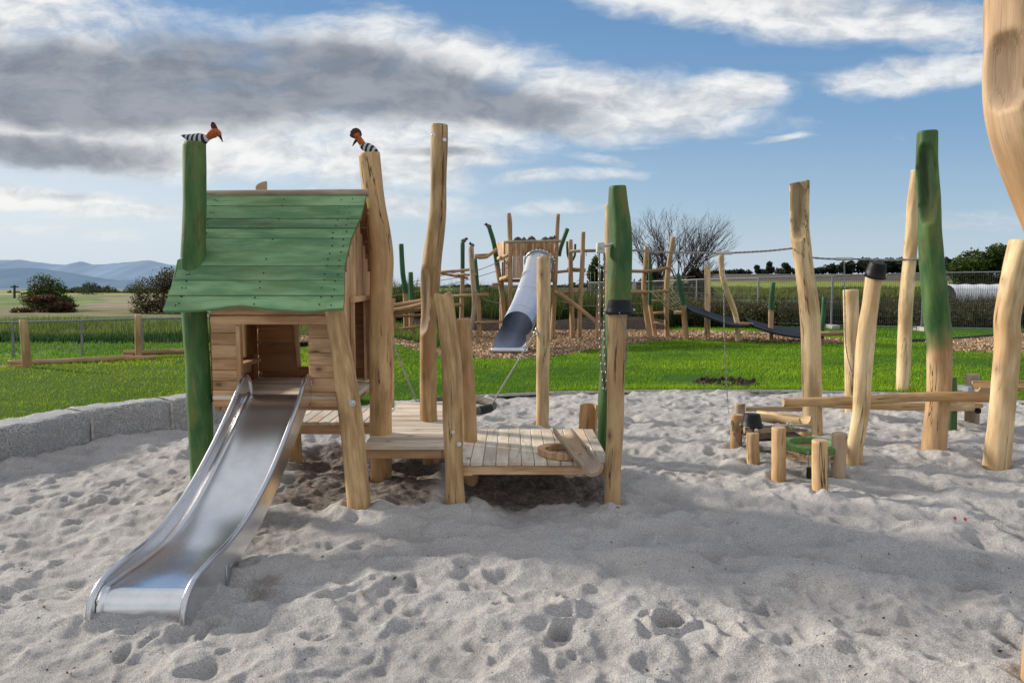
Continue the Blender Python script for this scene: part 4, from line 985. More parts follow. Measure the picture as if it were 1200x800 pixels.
chain_obj('hanging_chain', px_path([(989, 306, 6.97), (990, 350, 6.97), (991, 400, 6.97), (995, 425, 7.2), (1000, 438, 8.1), (1003, 439, 8.15)], 8), 'thin chain hanging from the right sleeve and looped to the short post', pitch=.030, r=.0032, w=.0075)
# ------------------------------------------------------------------ nest ring swing
YS = 7.35
ns = thing('ring_swing', at(533, 474, YS), 'grey padded ring swing hanging from two ropes behind the deck', 'ring swing')
mb = MB(); mb.torus(at(533, 475, YS), .385, .040, seg=56, sg=12); mb.build('ring', 'ringpad', ns)
mb = MB(); cR = at(533, 475, YS)
for a in (-PI*.20,):
    P = [cR+Vector((.385*math.cos(a+k), .385*math.sin(a+k), 0)) for k in np.linspace(-.22, .22, 9)]; mb.tube(P, [.0425]*9, seg=14)
mb.build('black_sleeve', 'webbing', ns)
def rope(mb, a, b, r=.008):
    a, b = Vector(a), Vector(b); n = int((b-a).length/.012); T_ = (b-a).normalized(); X = T_.cross(Vector((0, 1, 0))).normalized(); Y = T_.cross(X)
    for s_ in range(3):
        pts = [a+(b-a)*(i/n)+(X*math.cos(i*.9+s_*2*PI/3)+Y*math.sin(i*.9+s_*2*PI/3))*r*.55 for i in range(n+1)]
        mb.tube(pts, [r*.62]*(n+1), seg=6, bevel=False, step=.012)
def end(a): return cR+Vector((.385*math.cos(a), .385*math.sin(a), .03))
mb = MB(); rope(mb, at(458, 397, 7.22), end(PI*.98)); mb.build('rope', 'rope', ns, smooth=80)
mb = MB(); rope(mb, at(627, 390, 7.45), end(-.25)); mb.build('rope', 'rope', ns, smooth=80)
for (a_, b_) in (((454, 390, 7.18), (459, 400, 7.22)), ((630, 386, 7.45), (625, 394, 7.42))):
    mb = MB(); p, q = at(*a_), at(*b_); mb.torus(p, .020, .0055, 'Y', 16, 6); mb.torus(q, .018, .006, 'X', 16, 6); mb.torus(p.lerp(q, .5), .016, .006, 'Y', 16, 6); mb.build('shackle', 'galv', ns)
# ------------------------------------------------------------------ half-log gutters and wooden ring
def gutter(name, a, b, r, up, label, mat='log', th=.016, closed=False, **k):
    a, b = Vector(a), Vector(b); T_ = (b-a).normalized(); U = Vector(up); U = (U-T_*U.dot(T_)).normalized(); X = T_.cross(U); n = 26; m_ = 14; L = (b-a).length; mb = MB(); ro, ri = [], []
    for i in range(m_+1):
        c = a+(b-a)*(i/m_); sc_ = 1+.05*mnoise.noise(Vector((i*.5, r*50, 3))); o_, n__ = [], []
        for j in range(n+1):
            an = PI+PI*j/n; d_ = X*math.cos(an)+U*math.sin(an)
            lp = 1+.04*mnoise.noise(Vector((math.cos(an)*2, math.sin(an)*2, i*.4)))
            o_.append(mb.vert(c+d_*r*sc_*lp, (math.cos(an)*r, math.sin(an)*r, L*i/m_), .5)); n__.append(mb.vert(c+d_*(r-th)*sc_+U*.004, (math.cos(an)*(r-th)+.5, math.sin(an)*r, L*i/m_), .75))
        ro.append(o_); ri.append(n__)
    for i in range(m_):
        for j in range(n):
            mb.face((ro[i][j], ro[i+1][j], ro[i+1][j+1], ro[i][j+1])); mb.face((ri[i][j], ri[i][j+1], ri[i+1][j+1], ri[i+1][j]))
        for j in (0, n):
            f = (ro[i][j], ri[i][j], ri[i+1][j], ro[i+1][j]); mb.face(f if j == 0 else f[::-1])
    for i, fl in ((0, 1), (m_, 0)):
        for j in range(n):
            f = (ro[i][j], ro[i][j+1], ri[i][j+1], ri[i][j]); mb.face(f if fl else f[::-1], 1)
    return mb.build(name, [mat, 'end'], loc=a.lerp(b, .5), smooth=50, label=label, cat='log gutter', group='half-log gutters', **k)
zd = .30
a = G(668, 523, zd+.055); b = G(699, 572, .30); a = Vector((.50, 5.42, .40)); b = Vector((.585, 4.80, .262))
a = Vector((.372, 5.36, .445)); b = Vector((.525, 4.71, .335))
gutter('half_log_gutter', a, b, .078, (0.12, -.15, 1), 'short half-log gutter lying tilted across the wooden ring on the lowest deck', th=.02, mat='log_weathered')
p0 = Vector((G(691, 505, .29).x, 6.24, .02)); gutter('half_log_gutter', (p0.x, 6.27, -.02), (p0.x+.015, 6.22, .47), .078, (0, -.9, -.1), 'upright half-log gutter leaning behind the lowest deck', mat='log', th=.018)
rg = G(661, 527, zd+.03); mb = MB(); sg = 40
for i in range(sg):
    a0, a1 = 2*PI*i/sg, 2*PI*(i+1)/sg
rr = []
for i in range(sg):
    a0 = 2*PI*i/sg; w1 = .185*(1+.05*math.sin(3*a0)); w0 = .128*(1+.06*math.sin(2*a0+1))
    rr.append([mb.vert((rg.x+w*math.cos(a0), rg.y+w*math.sin(a0), z), (math.sin(a0*7)*.3, w, a0*.2)) for w, z in ((w1, zd+.003), (w1, zd+.042), (w0, zd+.042), (w0, zd+.003))])
for i in range(sg):
    A_, B_ = rr[i], rr[(i+1) % sg]
    for u in range(4): mb.face((A_[u], B_[u], B_[(u+1) % 4], A_[(u+1) % 4]))
mb.build('wooden_ring', 'plank', loc=(rg.x, rg.y, zd), smooth=50, label='flat wooden ring lying on the deck under the gutter', cat='wooden ring')
# ------------------------------------------------------------------ balance logs at right
mb = MB(); hlog(mb, at(918, 471.5, 6.31), at(1188, 466, 6.31), .037, .046, seed=31, mid=[at(1000, 469, 6.31), at(1090, 464.5, 6.31)], seg=24)
mb.build('balance_log', ['log', 'end'], loc=at(1040, 467, 6.31), smooth=60, label='long horizontal log passing in front of the green crooked post', cat='log rail')
mb = MB(); hlog(mb, at(962, 473, 7.0), at(1139, 476, 7.3), .036, .045, seed=32, mid=[at(1050, 476, 7.15)], seg=24)
mb.build('balance_log', ['log_pale', 'end'], loc=at(1050, 476, 7.1), smooth=60, label='lower horizontal log passing behind the green crooked post', cat='log rail')
# water-play table at far right
wt = thing('play_table', (4.4, 7.5, 0), 'low log table with gutter stand behind the right leaning post', 'play table')
post('post', [(1115.5, 442, 11), (1115.5, 470, 11), (1115, 506, 11)], Y=GY(1115, 506), seed=33, mat='green_log', paint=ALLG, parent=wt, mound=2, seg=18, label='green stained post')
post('post', [(1139.5, 439, 15), (1139.5, 470, 15), (1139, 498, 15)], Y=GY(1139, 498), seed=34, mat='log_weathered', parent=wt, mound=2, seg=18)
mb = MB(); mb.board(at(1095, 478, 7.55), (.50, 0, 0), (0, .12, 0), (0, 0, .05)); mb.board(at(1122, 478, 7.35), (.26, .0, 0), (0, .5, 0), (0, 0, .045)); mb.build('table_top', 'plank', wt)
mb = MB(); p = at(1138, 455.5, 7.5); mb.box(p, (.25, .3, .03)); mb.box(p+Vector((-.04, 0, .022)), (.10, .2, .012)); mb.build('metal_plate', 'galv', wt)
mb = MB(); p = at(1146, 481, 7.45); mb.box(p, (.05, .05, .055), ch=.01); mb.build('black_fitting', 'rubber', wt)
gutter('half_log_gutter', at(1144, 450, 7.2), at(1240, 449, 7.2), .075, (0, -.35, 1), 'half-log gutter running off the right edge behind the stout post', mat='log')
# ------------------------------------------------------------------ sand tables left of it
st = thing('sand_table', (2.0, 6.6, 0), 'rectangular log sand table beneath the half-log gutter', 'play table')
post('post', [(867, 473, 12), (867, 490, 12), (867, 512, 12)], Y=GY(867, 512), seed=35, parent=st, mound=2, seg=20, mat='log_weathered')
post('post', [(864, 486, 14), (863, 505, 14), (863, 529, 15)], Y=GY(863, 529), seed=36, parent=st, mound=2, seg=20, mat='log')
post('post', [(882, 507, 15), (882, 525, 15), (883, 545, 15)], Y=GY(883, 545), seed=37, parent=st, mound=2, seg=20)
post('post', [(944, 505, 15), (943, 520, 15), (942, 541, 16)], Y=6.35, seed=38, parent=st, mound=2, seg=20)
mb = MB(); mb.board(at(873, 508.5, 6.03), (.60, .12, 0), (0, .05, 0), (0, 0, .056)); mb.build('edge_beam', 'log_weathered', st)
mb = MB(); mb.board(at(874, 482, 7.25), (.62, 0, 0), (0, .05, 0), (0, 0, .045)); mb.build('edge_beam', 'log_weathered', st)
mb = MB(); mb.board(at(884, 505, 6.12)+Vector((0, 0, -.09)), (.46, .08, 0), (0, .40, 0), (0, 0, .02)); mb.build('table_top', 'soil', st)
bolt(st, at(886, 504, 6.03), .012); bolt(st, at(948, 504, 6.12), .012)
for (px, py, Y, s_) in ((905, 499, 6.2, .03), (915, 498, 6.25, .022), (930, 501, 6.12, .026), (922, 497, 6.3, .03), (938, 502, 6.10, .018)):
    p = at(px, py, Y); mb = MB(); mb.tube([p, p+Vector((s_*2, .01, .004)), p+Vector((s_*3.2, -.02, .0))], [s_*.6, s_*.7, s_*.4], seg=10); mb.build('metal_fitting', 'galv', st)
bolt(st, at(927, 498, 6.1), .02, name='metal_cup')
gutter('half_log_gutter', at(881, 482, 6.80), at(944, 489, 6.25), .083, (.10, -.25, 1), 'pale half-log gutter on top of the sand table, open end to the right', mat='log_pale', th=.02)
bucket('bucket', at(881, 500, 6.12), .084, .064, .112, (0, .04, 1), 'black bucket turned over on the left end of the sand table')
chain_obj('hanging_chain', px_path([(857, 492, 6.48), (859, 505, 6.46), (864, 518, 6.44), (869, 523, 6.42), (873, 514, 6.3), (877, 508, 6.15)], 8), 'short chain sagging between the sand table post and its bucket', pitch=.026, r=.003, w=.007)
# round sieve table
rt = thing('sieve_table', (2.33, 5.75, 0), 'round sieve table with a green rim carried by four stubby posts', 'play table')
post('post', [(912.5, 501, 16), (912.5, 530, 16), (912.5, 562, 16.5)], Y=GY(912, 562), seed=40, parent=rt, mound=2, seg=24, lump=.03, mat='log')
post('post', [(960.5, 516, 18), (960.5, 550, 18), (961, 579, 18.5)], Y=GY(961, 579), seed=41, parent=rt, mound=2, seg=24, lump=.03, mat='log')
post('post', [(984, 508, 17), (983, 535, 17), (982, 562, 17)], Y=GY(982, 562), seed=42, parent=rt, mound=2, seg=24, lump=.03, mat='log_weathered')
post('post', [(938, 520, 14), (938, 530, 14), (938, 542, 14)], Y=6.15, seed=43, parent=rt, mound=2, seg=18, lump=.03)
ct = at(951.5, 521, 5.76)
def annulus(mb, c, r0, r1, z0, z1, sg=48, wav=.015):
    R_ = []
    for i in range(sg):
        a = 2*PI*i/sg; f = 1+wav*math.sin(5*a+r1*40)
        R_.append([mb.vert((c.x+r*f*math.cos(a), c.y+r*f*math.sin(a), z), (math.cos(a)*.05, r+z, a*.25)) for r, z in ((r1, z0), (r1, z1-.006), (r1-.006, z1), (r0+.004, z1), (r0, z1-.006), (r0, z0))])
    for i in range(sg):
        A_, B_ = R_[i], R_[(i+1) % sg]
        for u in range(6): mb.face((A_[u], B_[u], B_[(u+1) % 6], A_[(u+1) % 6]))
    return mb
annulus(MB(), ct, .165, .232, ct.z-.022, ct.z+.022).build('rim', 'green_ring', rt, smooth=40)
annulus(MB(), ct, .17, .226, ct.z-.09, ct.z-.025).build('wooden_band', 'log_pale', rt, smooth=40)
mb = MB(); mb.tube([ct+Vector((0, 0, -.055)), ct+Vector((0, 0, -.045))], [.168, .168], seg=40, bevel=False); mb.build('sieve_plate', 'deck', rt)
bolt(rt, at(961.5, 534, 5.25), .011)
chain_obj('chain', px_path([(947, 527, 5.50), (947, 535, 5.46), (948, 548, 5.46)]), parent=rt, pitch=.022, r=.003, w=.007)
chain_obj('chain', px_path([(970, 530, 5.5), (971, 545, 5.5), (973, 561, 5.52)]), parent=rt, pitch=.022, r=.003, w=.007)
mb = MB(); mb.tube([at(948, 548, 5.46), at(948, 560, 5.46)], [.017, .019], seg=16); mb.build('hanging_plug', 'rubber', rt)
# ------------------------------------------------------------------ far climbing equipment
def fpost(parent, pts, Y, mat='log_dull', seed=1., seg=12, paint=None, name='post', bury=.2, dy=0, **tags):
    P, R = wpts(pts, Y); P = P[::-1]; R = R[::-1]
    if bury: P[0].z = min(P[0].z, .03); P.insert(0, P[0]-Vector((0, 0, bury))); R.insert(0, R[0])
    mb = MB(); zt, zb = P[-1].z, P[0].z
    mb.tube(P, R, seg=seg, seed=seed, lump=.08, step=.12, endmat=1, paint=(lambda t_: float(paint(zb+(zt-zb)*t_))) if paint else None)
    return mb.build(name, [mat, 'end'], parent, smooth=60, **tags)
def frail(parent, pp, w, name='rail', mat='log_dull', seed=1., dark=None):
    """pp: (col,row,Y) list"""
    P = [at(*p) for p in pp]; mb = MB(); mb.tube(P, [w/2*p[2]/F for p in pp], seg=10, seed=seed, lump=.06, step=.15, endmat=1); return mb.build(name, [mat, 'end'], parent, smooth=60)
def frope(parent, pp, r=.010, name='rope'):
    P = [at(*p) for p in pp]; mb = MB(); mb.tube(P, [r]*len(P), seg=6, bevel=False, step=.2); return mb.build(name, 'rope_beige', parent)
# left: stilt walk
sw = thing('log_walkway', (-2.8, 18.5, 0), 'log walkway with stacked handrail logs and two green posts, farthest left', 'climbing frame')
z1 = at(0, 345, 18.6).z
fpost(sw, [(470, 286, 5.5), (472, 320, 6), (475, 345, 6), (476, 396, 6)], 18.7, 'dark_green', 1, paint=green_above(z1))
fpost(sw, [(481, 319, 5.5), (482, 350, 6), (482, 396, 6)], 18.4, 'dark_green', 2, paint=green_above(at(0, 352, 18.4).z))
fpost(sw, [(461, 350, 5), (461, 400, 5)], 18.2, seed=3); fpost(sw, [(496, 350, 5), (496, 398, 5)], 18.0, seed=4); fpost(sw, [(440, 352, 5), (440, 400, 5)], 18.2, seed=5); fpost(sw, [(400, 352, 5), (400, 400, 5)], 18.2, seed=15)
for i, (pp, w_) in enumerate((([(390, 356, 18.0), (455, 358, 18.0), (500, 351, 17.8)], 5), ([(390, 363, 17.9), (455, 364, 17.9), (500, 355, 17.7), (528, 344, 17.6)], 5.5), ([(395, 366, 18), (458, 367, 18.0), (500, 361, 17.9)], 5), ([(395, 372, 18.2), (455, 371, 18.2), (500, 369, 18.2)], 3.5), ([(395, 392, 18.2), (455, 387, 18.2), (500, 381, 18.2)], 3.5), ([(350, 385, 18.2), (420, 388, 18.2)], 4))):
    frail(sw, pp, w_, seed=i+3)
for pp in ([(430, 345, 18.7), (471, 333, 18.7), (500, 327, 18.6), (557, 314, 18.6)], [(430, 352, 18.7), (480, 343, 18.7), (540, 330, 18.6), (600, 312, 18.6)], [(440, 338, 18.7), (475, 335, 18.7), (556, 322, 18.6)]): frope(sw, pp, .009)
# middle-left: rope ladder poles
cl = thing('log_climber', (-1.1, 18.6, 0), 'open log climbing frame left of the tower with crossing rails and a small bird post', 'climbing frame')
fpost(cl, [(542, 284, 5), (542, 320, 5), (541, 372, 5.5), (541, 398, 5.5)], 18.7, 'dark_green', 6, paint=green_above(at(0, 317, 18.7).z))
fpost(cl, [(552, 289, 6.5), (553, 315, 6), (556, 350, 6), (554, 375, 5.5), (549, 395, 6), (548, 402, 6)], 17.8, 'log_weathered', 7)
fpost(cl, [(557, 303, 4), (559, 330, 4.5), (561, 360, 5.5), (562, 396, 5.5)], 18.5, 'dark_green', 8, paint=green_above(at(0, 346, 18.5).z))
for i, (pp, w_) in enumerate((([(515, 319, 18.4), (540, 317, 18.3), (556, 315, 18.2)], 3.5), ([(515, 320, 18.4), (548, 326, 18.9)], 3), ([(530, 322, 18.9), (558, 321, 18.3)], 3), ([(524, 347, 18.5), (550, 346, 18.2), (572, 345, 18.5)], 4), ([(520, 358, 18.6), (543, 357, 18.5)], 4), ([(556, 300, 18.2), (568, 302, 18.4), (582, 292, 18.6)], 4), ([(556, 299, 18.6), (575, 298, 18.9)], 2.5), ([(556, 378, 18.3), (590, 377, 18.3)], 3))): frail(cl, pp, w_, seed=i+11)
frope(cl, [(556, 318, 18.3), (573, 312, 18.4), (590, 304, 18.5)]); frope(cl, [(556, 335, 18.4), (566, 350, 18.4), (590, 356, 18.4)], .007)
# tower
tw = thing('climbing_tower', (.4, 18.6, 0), 'central wooden climbing tower with plank walls, tall poles and grey shingled rim', 'climbing tower')
YT = 18.5
fpost(tw, [(596, 250, 5), (597, 258, 6), (597.5, 275, 5.5), (598, 320, 5.5), (598, 396, 6)], 18.2, 'log_dull', 20)
fpost(tw, [(654, 251, 4.5), (652, 290, 5), (650, 340, 5.5), (647, 400, 6)], 18.1, 'log_dull', 21)
fpost(tw, [(573, 266, 5), (579, 286, 5.5), (584, 320, 6), (589, 350, 6), (591, 398, 6)], 18.9, 'dark_green', 22, paint=green_above(at(0, 312, 18.9).z))
fpost(tw, [(665, 268, 5), (657, 290, 5), (655, 300, 5)], 19.2, 'dark_green', 23, paint=ALLG, bury=0)
fpost(tw, [(588, 326, 5), (588, 396, 5.5)], 19.4, seed=24); fpost(tw, [(641, 326, 5), (641, 396, 5.5)], 19.6, seed=25)
def planks(name, x0, x1, Y0, Y1, t0, t1, b0, b1, n, mat='plank', parent=tw):
    """vertical plank wall between two image columns, (top,bottom) rows at both ends"""
    mb = MB(); 
    for i in range(n):
        f0, f1 = i/n, (i+1)/n; Y = lerp(Y0, Y1, (f0+f1)/2); A_ = at(lerp(x0, x1, f0), lerp(b0, b1, f0), lerp(Y0, Y1, f0)); B_ = at(lerp(x0, x1, f1), lerp(b0, b1, f1), lerp(Y0, Y1, f1)); zt = at(600, lerp(t0, t1, (f0+f1)/2), Y).z+random.uniform(-.02, .02)
        e_ = B_-A_; e_.z = 0; mb.board(A_+e_*.04+Vector((0, random.uniform(-.01, .01), 0)), e_*.92, (0, .03, 0), (0, 0, zt-A_.z), ch=.004, long=2)
    return mb.build(name, mat, parent)
planks('front_wall', 601, 613, 18.25, 18.25, 284, 284, 326, 326, 5); planks('front_wall', 613, 651, 18.28, 18.28, 284, 284, 296, 296, 15); planks('front_wall', 645.5, 651, 18.25, 18.25, 284, 284, 330, 330, 2)
planks('side_wall', 581, 596, 19.6, 18.4, 284, 282, 302, 310, 8); planks('side_wall', 588, 597, 18.9, 18.5, 306, 306, 326, 326, 4, 'inner'); planks('rear_wall', 590, 652, 19.8, 19.8, 284, 284, 300, 300, 18, 'inner')
frail(tw, [(593, 283.5, 18.05), (625, 283, 18.05), (657, 282.5, 18.05)], 3.6, mat='log_weathered'); frail(tw, [(584, 303, 18.6), (596, 299, 18.2)], 4.5, mat='log_pale'); frail(tw, [(587, 327, 18.6), (597, 324, 18.2)], 4.5, mat='log_pale'); frail(tw, [(577, 333, 18.6), (587, 333, 18.6)], 3.5)
mb = MB(); p = at(590, 326, 18.3); mb.board((p.x, 18.3, p.z-.1), (1.25, 0, 0), (0, 1.4, 0), (0, 0, .08)); mb.build('floor', 'inner', tw)
mb = MB()
for i, (px, w_) in enumerate(((607, 6), (623, 6), (639, 6), (646, 4), (614, 3))):
    a_, b_ = at(px-w_, 283.5, 18.6), at(px+w_, 283.5, 18.6); mid = at(px, 279.5-(i % 2), 18.6); mb.tube([a_, mid, b_], [.02, .05, .015], seg=8, step=.05)
mb.build('roof_shingles', 'slate', tw)
# log rack and rails behind the tower to the right
for i, (pp, w_) in enumerate((([(652, 319, 18.4), (670, 317, 18.4), (686, 317.5, 18.4)], 3.5), ([(652, 343, 18.4), (677, 342, 18.4)], 3.5), ([(652, 341, 18.0), (675, 358, 17.7), (704, 382, 17.4)], 5), ([(652, 352, 18.6), (672, 356, 18.6)], 1.6), ([(640, 378, 18.8), (652, 378, 18.8)], 3.5))): frail(tw, pp, w_, seed=i+31)
gb = thing('swing_frame', at(683, 397, 18.2), 'pole frame with a high crossbar right of the tower', 'climbing frame')
for (a_) in (gb,): pass
gb.location = (at(683, 397, 18.2).x, 18.2, 0); gb['_o'] = tuple(gb.location)
fpost(gb, [(668.5, 281, 5), (669, 330, 5.5), (671, 397, 6)], 18.3, 'log_dull', 40); fpost(gb, [(683.5, 272, 5), (682, 320, 5.5), (680, 350, 5.5), (679, 398, 5.5)], 18.0, 'log_dull', 41)
fpost(gb, [(664.5, 283, 2.6), (665, 298, 2.6), (667, 304, 2.6)], 18.7, 'dark_green', 42, paint=ALLG, bury=0); fpost(gb, [(674, 286, 2.8), (673.5, 300, 2.8), (671, 305, 2.8)], 18.7, 'dark_green', 43, paint=ALLG, bury=0)
fpost(gb, [(702, 345, 5), (701, 370, 5.5), (700.5, 401, 6)], 17.4, 'log_dull', 44)
frail(gb, [(668, 294.5, 18.2), (684, 294, 18.1), (703, 293.5, 18.1)], 3.8, seed=45, mat='log_weathered'); frail(gb, [(665, 314.5, 18.4), (686, 316, 18.2)], 3, seed=46)
for px in (687, 700): frope(gb, [(px, 296, 18.1), (px, 300, 18.1)], .008)
for px in (692, 697, 704): frope(gb, [(px, 318, 18.9), (px, 346, 18.9)], .006)
frope(gb, [(660, 336, 18.6), (690, 332, 18.6), (710, 334, 18.6)], .007); frope(gb, [(660, 362, 18.6), (690, 358, 18.6), (730, 362, 18.6)], .007); frope(gb, [(690, 318, 18.5), (676, 330, 18.5)], .007)
# tube slide
ts = thing('tube_slide', (.0, 15.2, 0), 'shiny steel tube slide coming down from the tower to the wood chips', 'tube slide')
A_ = [at(632, 308, 18.0), at(625, 334, 17.2), at(617, 358, 16.4), at(609, 376, 15.75), at(604, 386, 15.25), at(601, 390, 14.9), at(598, 392, 14.6), at(597, 392.5, 14.4)]
A_ = cat(A_, 6); RT_ = .325; mb = MB(); prev = None; wascut = False; N = len(A_); SG = 40
for i, p in enumerate(A_):
    f = i/(N-1); T_ = (A_[min(i+1, N-1)]-A_[max(i-1, 0)]).normalized(); X = Vector((1, 0, 0)); X = (X-T_*X.dot(T_)).normalized(); U = X.cross(T_); U = U if U.z > 0 else -U
    cut = float(f > .50); r = RT_*(1 if f < .7 else lerp(1, 1.0, (f-.7)/.3)); full = PI*(1-.50*cut-.0*f); flat = float(sm(.62, 1.0, f))
    row = []
    for j in range(SG+1):
        an = -PI/2-full+2*full*j/SG; z_ = math.sin(an)
        if z_ < 0: z_ = -.9+(z_+.9)*(1-.55*flat)
        row.append(mb.vert(p+X*(math.cos(an)*r)+U*(z_*r), (an*.3, 0, f*4)))
    if cut and not wascut:
        prev2 = []
        p0_ = A_[i-1]
        for j in range(SG+1):
            an = -PI/2-full+2*full*j/SG; prev2.append(mb.vert(p0_+X*(math.cos(an)*r)+U*(math.sin(an)*r)))
        prev = prev2
    wascut = bool(cut)
    if prev:
        for j in range(SG): mb.face((prev[j], prev[j+1], row[j+1], row[j]))
    prev = row
tb = mb.build('tube', 'tube', ts, smooth=70)
for i_ in (10, 17): 
    p = A_[i_]; T_ = (A_[i_+1]-A_[i_-1]).normalized(); q = T_.to_track_quat('Z', 'Y').to_matrix(); mb = MB(); mb.torus(p, RT_+.001, .0035, seg=40, sg=6, rot=q); mb.build('seam', 'galv', tb, smooth=60)
mb = MB(); p = A_[-1]; mb.tube([p+Vector((-.35, -.01, -.30)), p+Vector((.35, -.01, -.30))], [.055, .055], seg=16); mb.build('end_lip', 'tube', ts, smooth=60)
p = A_[0]; q = (A_[1]-A_[0]).normalized().to_track_quat('Z', 'Y').to_matrix(); mb = MB(); mb.torus(p, RT_+.03, .018, seg=40, sg=6, rot=q); mb.build('mounting_flange', 'galv', ts)
for k in range(14):
    a = PI*k/13; d_ = q @ Vector((math.cos(a)*(RT_+.05), math.sin(a)*(RT_+.05), 0)); mb = MB()
    if d_.z > -.05: mb.tube([p+d_+Vector((0, -.02, 0)), p+d_+Vector((0, -.035, 0))], [.016, .016], seg=8); mb.build('bolt', 'bolt', ts)
# right climbing frame with rope net
cr_ = thing('rope_climber', at(768, 394, 18.6), 'curved pole climbing frame with rungs and rope net right of the tall green post', 'climbing frame'); cr_.location.z = 0; cr_['_o'] = tuple(cr_.location)
fpost(cr_, [(758, 290, 6), (757, 308, 6), (754.5, 335, 6), (757, 365, 6), (761.5, 394, 6.5)], 18.5, 'log_dull', 50)
fpost(cr_, [(761.5, 296, 4), (762, 330, 4.5), (762, 358, 5), (768, 392, 5.5)], 18.9, 'dark_green', 51, paint=green_above(at(0, 357, 18.9).z))
fpost(cr_, [(789, 278, 6), (784, 310, 6), (781, 340, 6), (781.5, 392, 6)], 18.6, 'log_dull', 52)
for i, (pp, w_) in enumerate((([(730, 317.5, 18.5), (757, 318, 18.4)], 4), ([(757, 318, 18.4), (770, 316.5, 18.4), (785, 313, 18.5)], 4), ([(730, 342, 18.5), (757, 342, 18.4)], 4.5), ([(757, 342, 18.4), (783, 341, 18.5)], 3.5), ([(766, 367, 18.7), (781, 366, 18.6)], 3.5), ([(766, 378, 18.7), (781, 381, 18.6)], 3.5), ([(764, 352, 18.7), (775, 353, 18.6)], 2.5))): frail(cr_, pp, w_, seed=i+53)
mb = MB()
TLc, TRc, BLc, BRc = at(764, 342, 18.3), at(786, 336, 18.8), at(794, 366, 17.9), at(806, 360, 18.3)
for k in range(6):
    f = k/5
    for (a_, b_) in ((TLc.lerp(TRc, f), BLc.lerp(BRc, f)), (TLc.lerp(BLc, f), TRc.lerp(BRc, f))): mb.tube([a_, a_.lerp(b_, .5)-Vector((0, 0, .06)), b_], [.010]*3, seg=6, bevel=False, step=.2)
mb.build('rope_net', 'rope_beige', cr_)
for pp in ([(730, 330, 18.8), (760, 330, 18.8), (783, 325, 18.8), (815, 324, 19)], [(730, 355, 18.8), (757, 356, 18.8)], [(730, 368, 18.8), (757, 366, 18.8)]): frope(cr_, pp, .006)
# hammock mats
hm = thing('balance_mat_course', at(865, 397, 18), 'two black sagging belt mats strung between short posts before the mesh fence', 'balance course'); hm.location.z = 0; hm['_o'] = tuple(hm.location)
fpost(hm, [(794, 321, 5.5), (798, 340, 6.5), (801, 359, 7), (804, 398, 7)], 18.0, 'dark_green', 60, paint=green_above(at(0, 359, 18.0).z))
fpost(hm, [(829, 311, 7), (829, 350, 7), (829, 398, 7)], 18.3, 'log_pale', 61); fpost(hm, [(844.5, 299, 6), (847, 325, 6.5), (853, 345, 7), (860, 362, 6.5), (864, 380, 6), (865, 400, 6.5)], 17.7, 'log_pale', 62)
fpost(hm, [(906, 331, 5), (904, 350, 6), (903.5, 366, 6), (903, 401, 6)], 17.8, 'dark_green', 63, paint=green_above(at(0, 364, 17.8).z)); fpost(hm, [(966, 348, 5), (965, 365, 5.5), (963, 386, 6), (962, 402, 6)], 17.6, 'dark_green', 64, paint=green_above(at(0, 388, 17.6).z))
fpost(hm, [(993, 390, 5), (993, 402, 5)], 17.4, seed=65)
frail(hm, [(790, 366, 18.0), (802, 366, 18.0)], 5, mat='log_pale'); frail(hm, [(862, 379, 17.7), (882, 380, 17.7)], 4.5); frail(hm, [(957, 391, 17.5), (980, 390.5, 17.5), (1003, 390, 17.5)], 5.5, mat='log')
def mat_(pp, wd):
    P = cat([at(*p) for p in pp], 5); mb = MB(); prev = None
    for i, p in enumerate(P):
        w0 = wd/2; row = [mb.vert(p+Vector((0, sy*w0, zo+sy*.085)), (sy, zo, i*.1)) for sy, zo in ((-1, .0), (-1, .05), (-.3, .02), (.3, .02), (1, .05), (1, 0), (.3, -.02), (-.3, -.02))]
        if prev:
            for u in range(8): mb.face((prev[u], prev[(u+1) % 8], row[(u+1) % 8], row[u]))
        prev = row
    return mb.build('belt_mat', 'webbing', hm, smooth=60)
mat_([(805, 361, 18.0), (830, 370, 17.9), (850, 377, 17.8), (865, 379, 17.7)], .75); mat_([(878, 379, 17.7), (900, 386, 17.65), (930, 391, 17.6), (958, 391, 17.5)], .75)
def tinybird(px, py, Y, s, label):
    t_ = thing('hoopoe_figure', at(px, py, Y), label, 'bird figure', 'small far bird figures')
    mb = MB(); mb.tube([at(px+4*s, py-.3, Y), at(px+1.5*s, py, Y), at(px-1*s, py-.4, Y), at(px-2*s, py-1.4, Y)], [.01, .045, .05, .02], seg=8, step=.03); mb.build('body', 'slate', t_)
    mb = MB(); mb.tube([at(px-1.4*s, py-1, Y), at(px-2.6*s, py-2.6, Y), at(px-3.2*s, py-2.4, Y), at(px-4.6*s, py-1.2, Y)], [.03, .045, .03, .006], seg=8, step=.03); mb.build('head', 'crest_paint', t_)
tinybird(572, 265, 18.9, 1, 'tiny bird figure on the leaning green pole left of the tower roof')
tinybird(544, 282, 18.7, -1, 'tiny bird figure on the upright green pole of the open climbing frame')
tinybird(553, 287.5, 17.8, .8, 'tiny bird figure on the grey wavy pole of the open climbing frame')
tinybird(651, 280, 18.1, .7, 'tiny bird figure on the rim of the central tower')
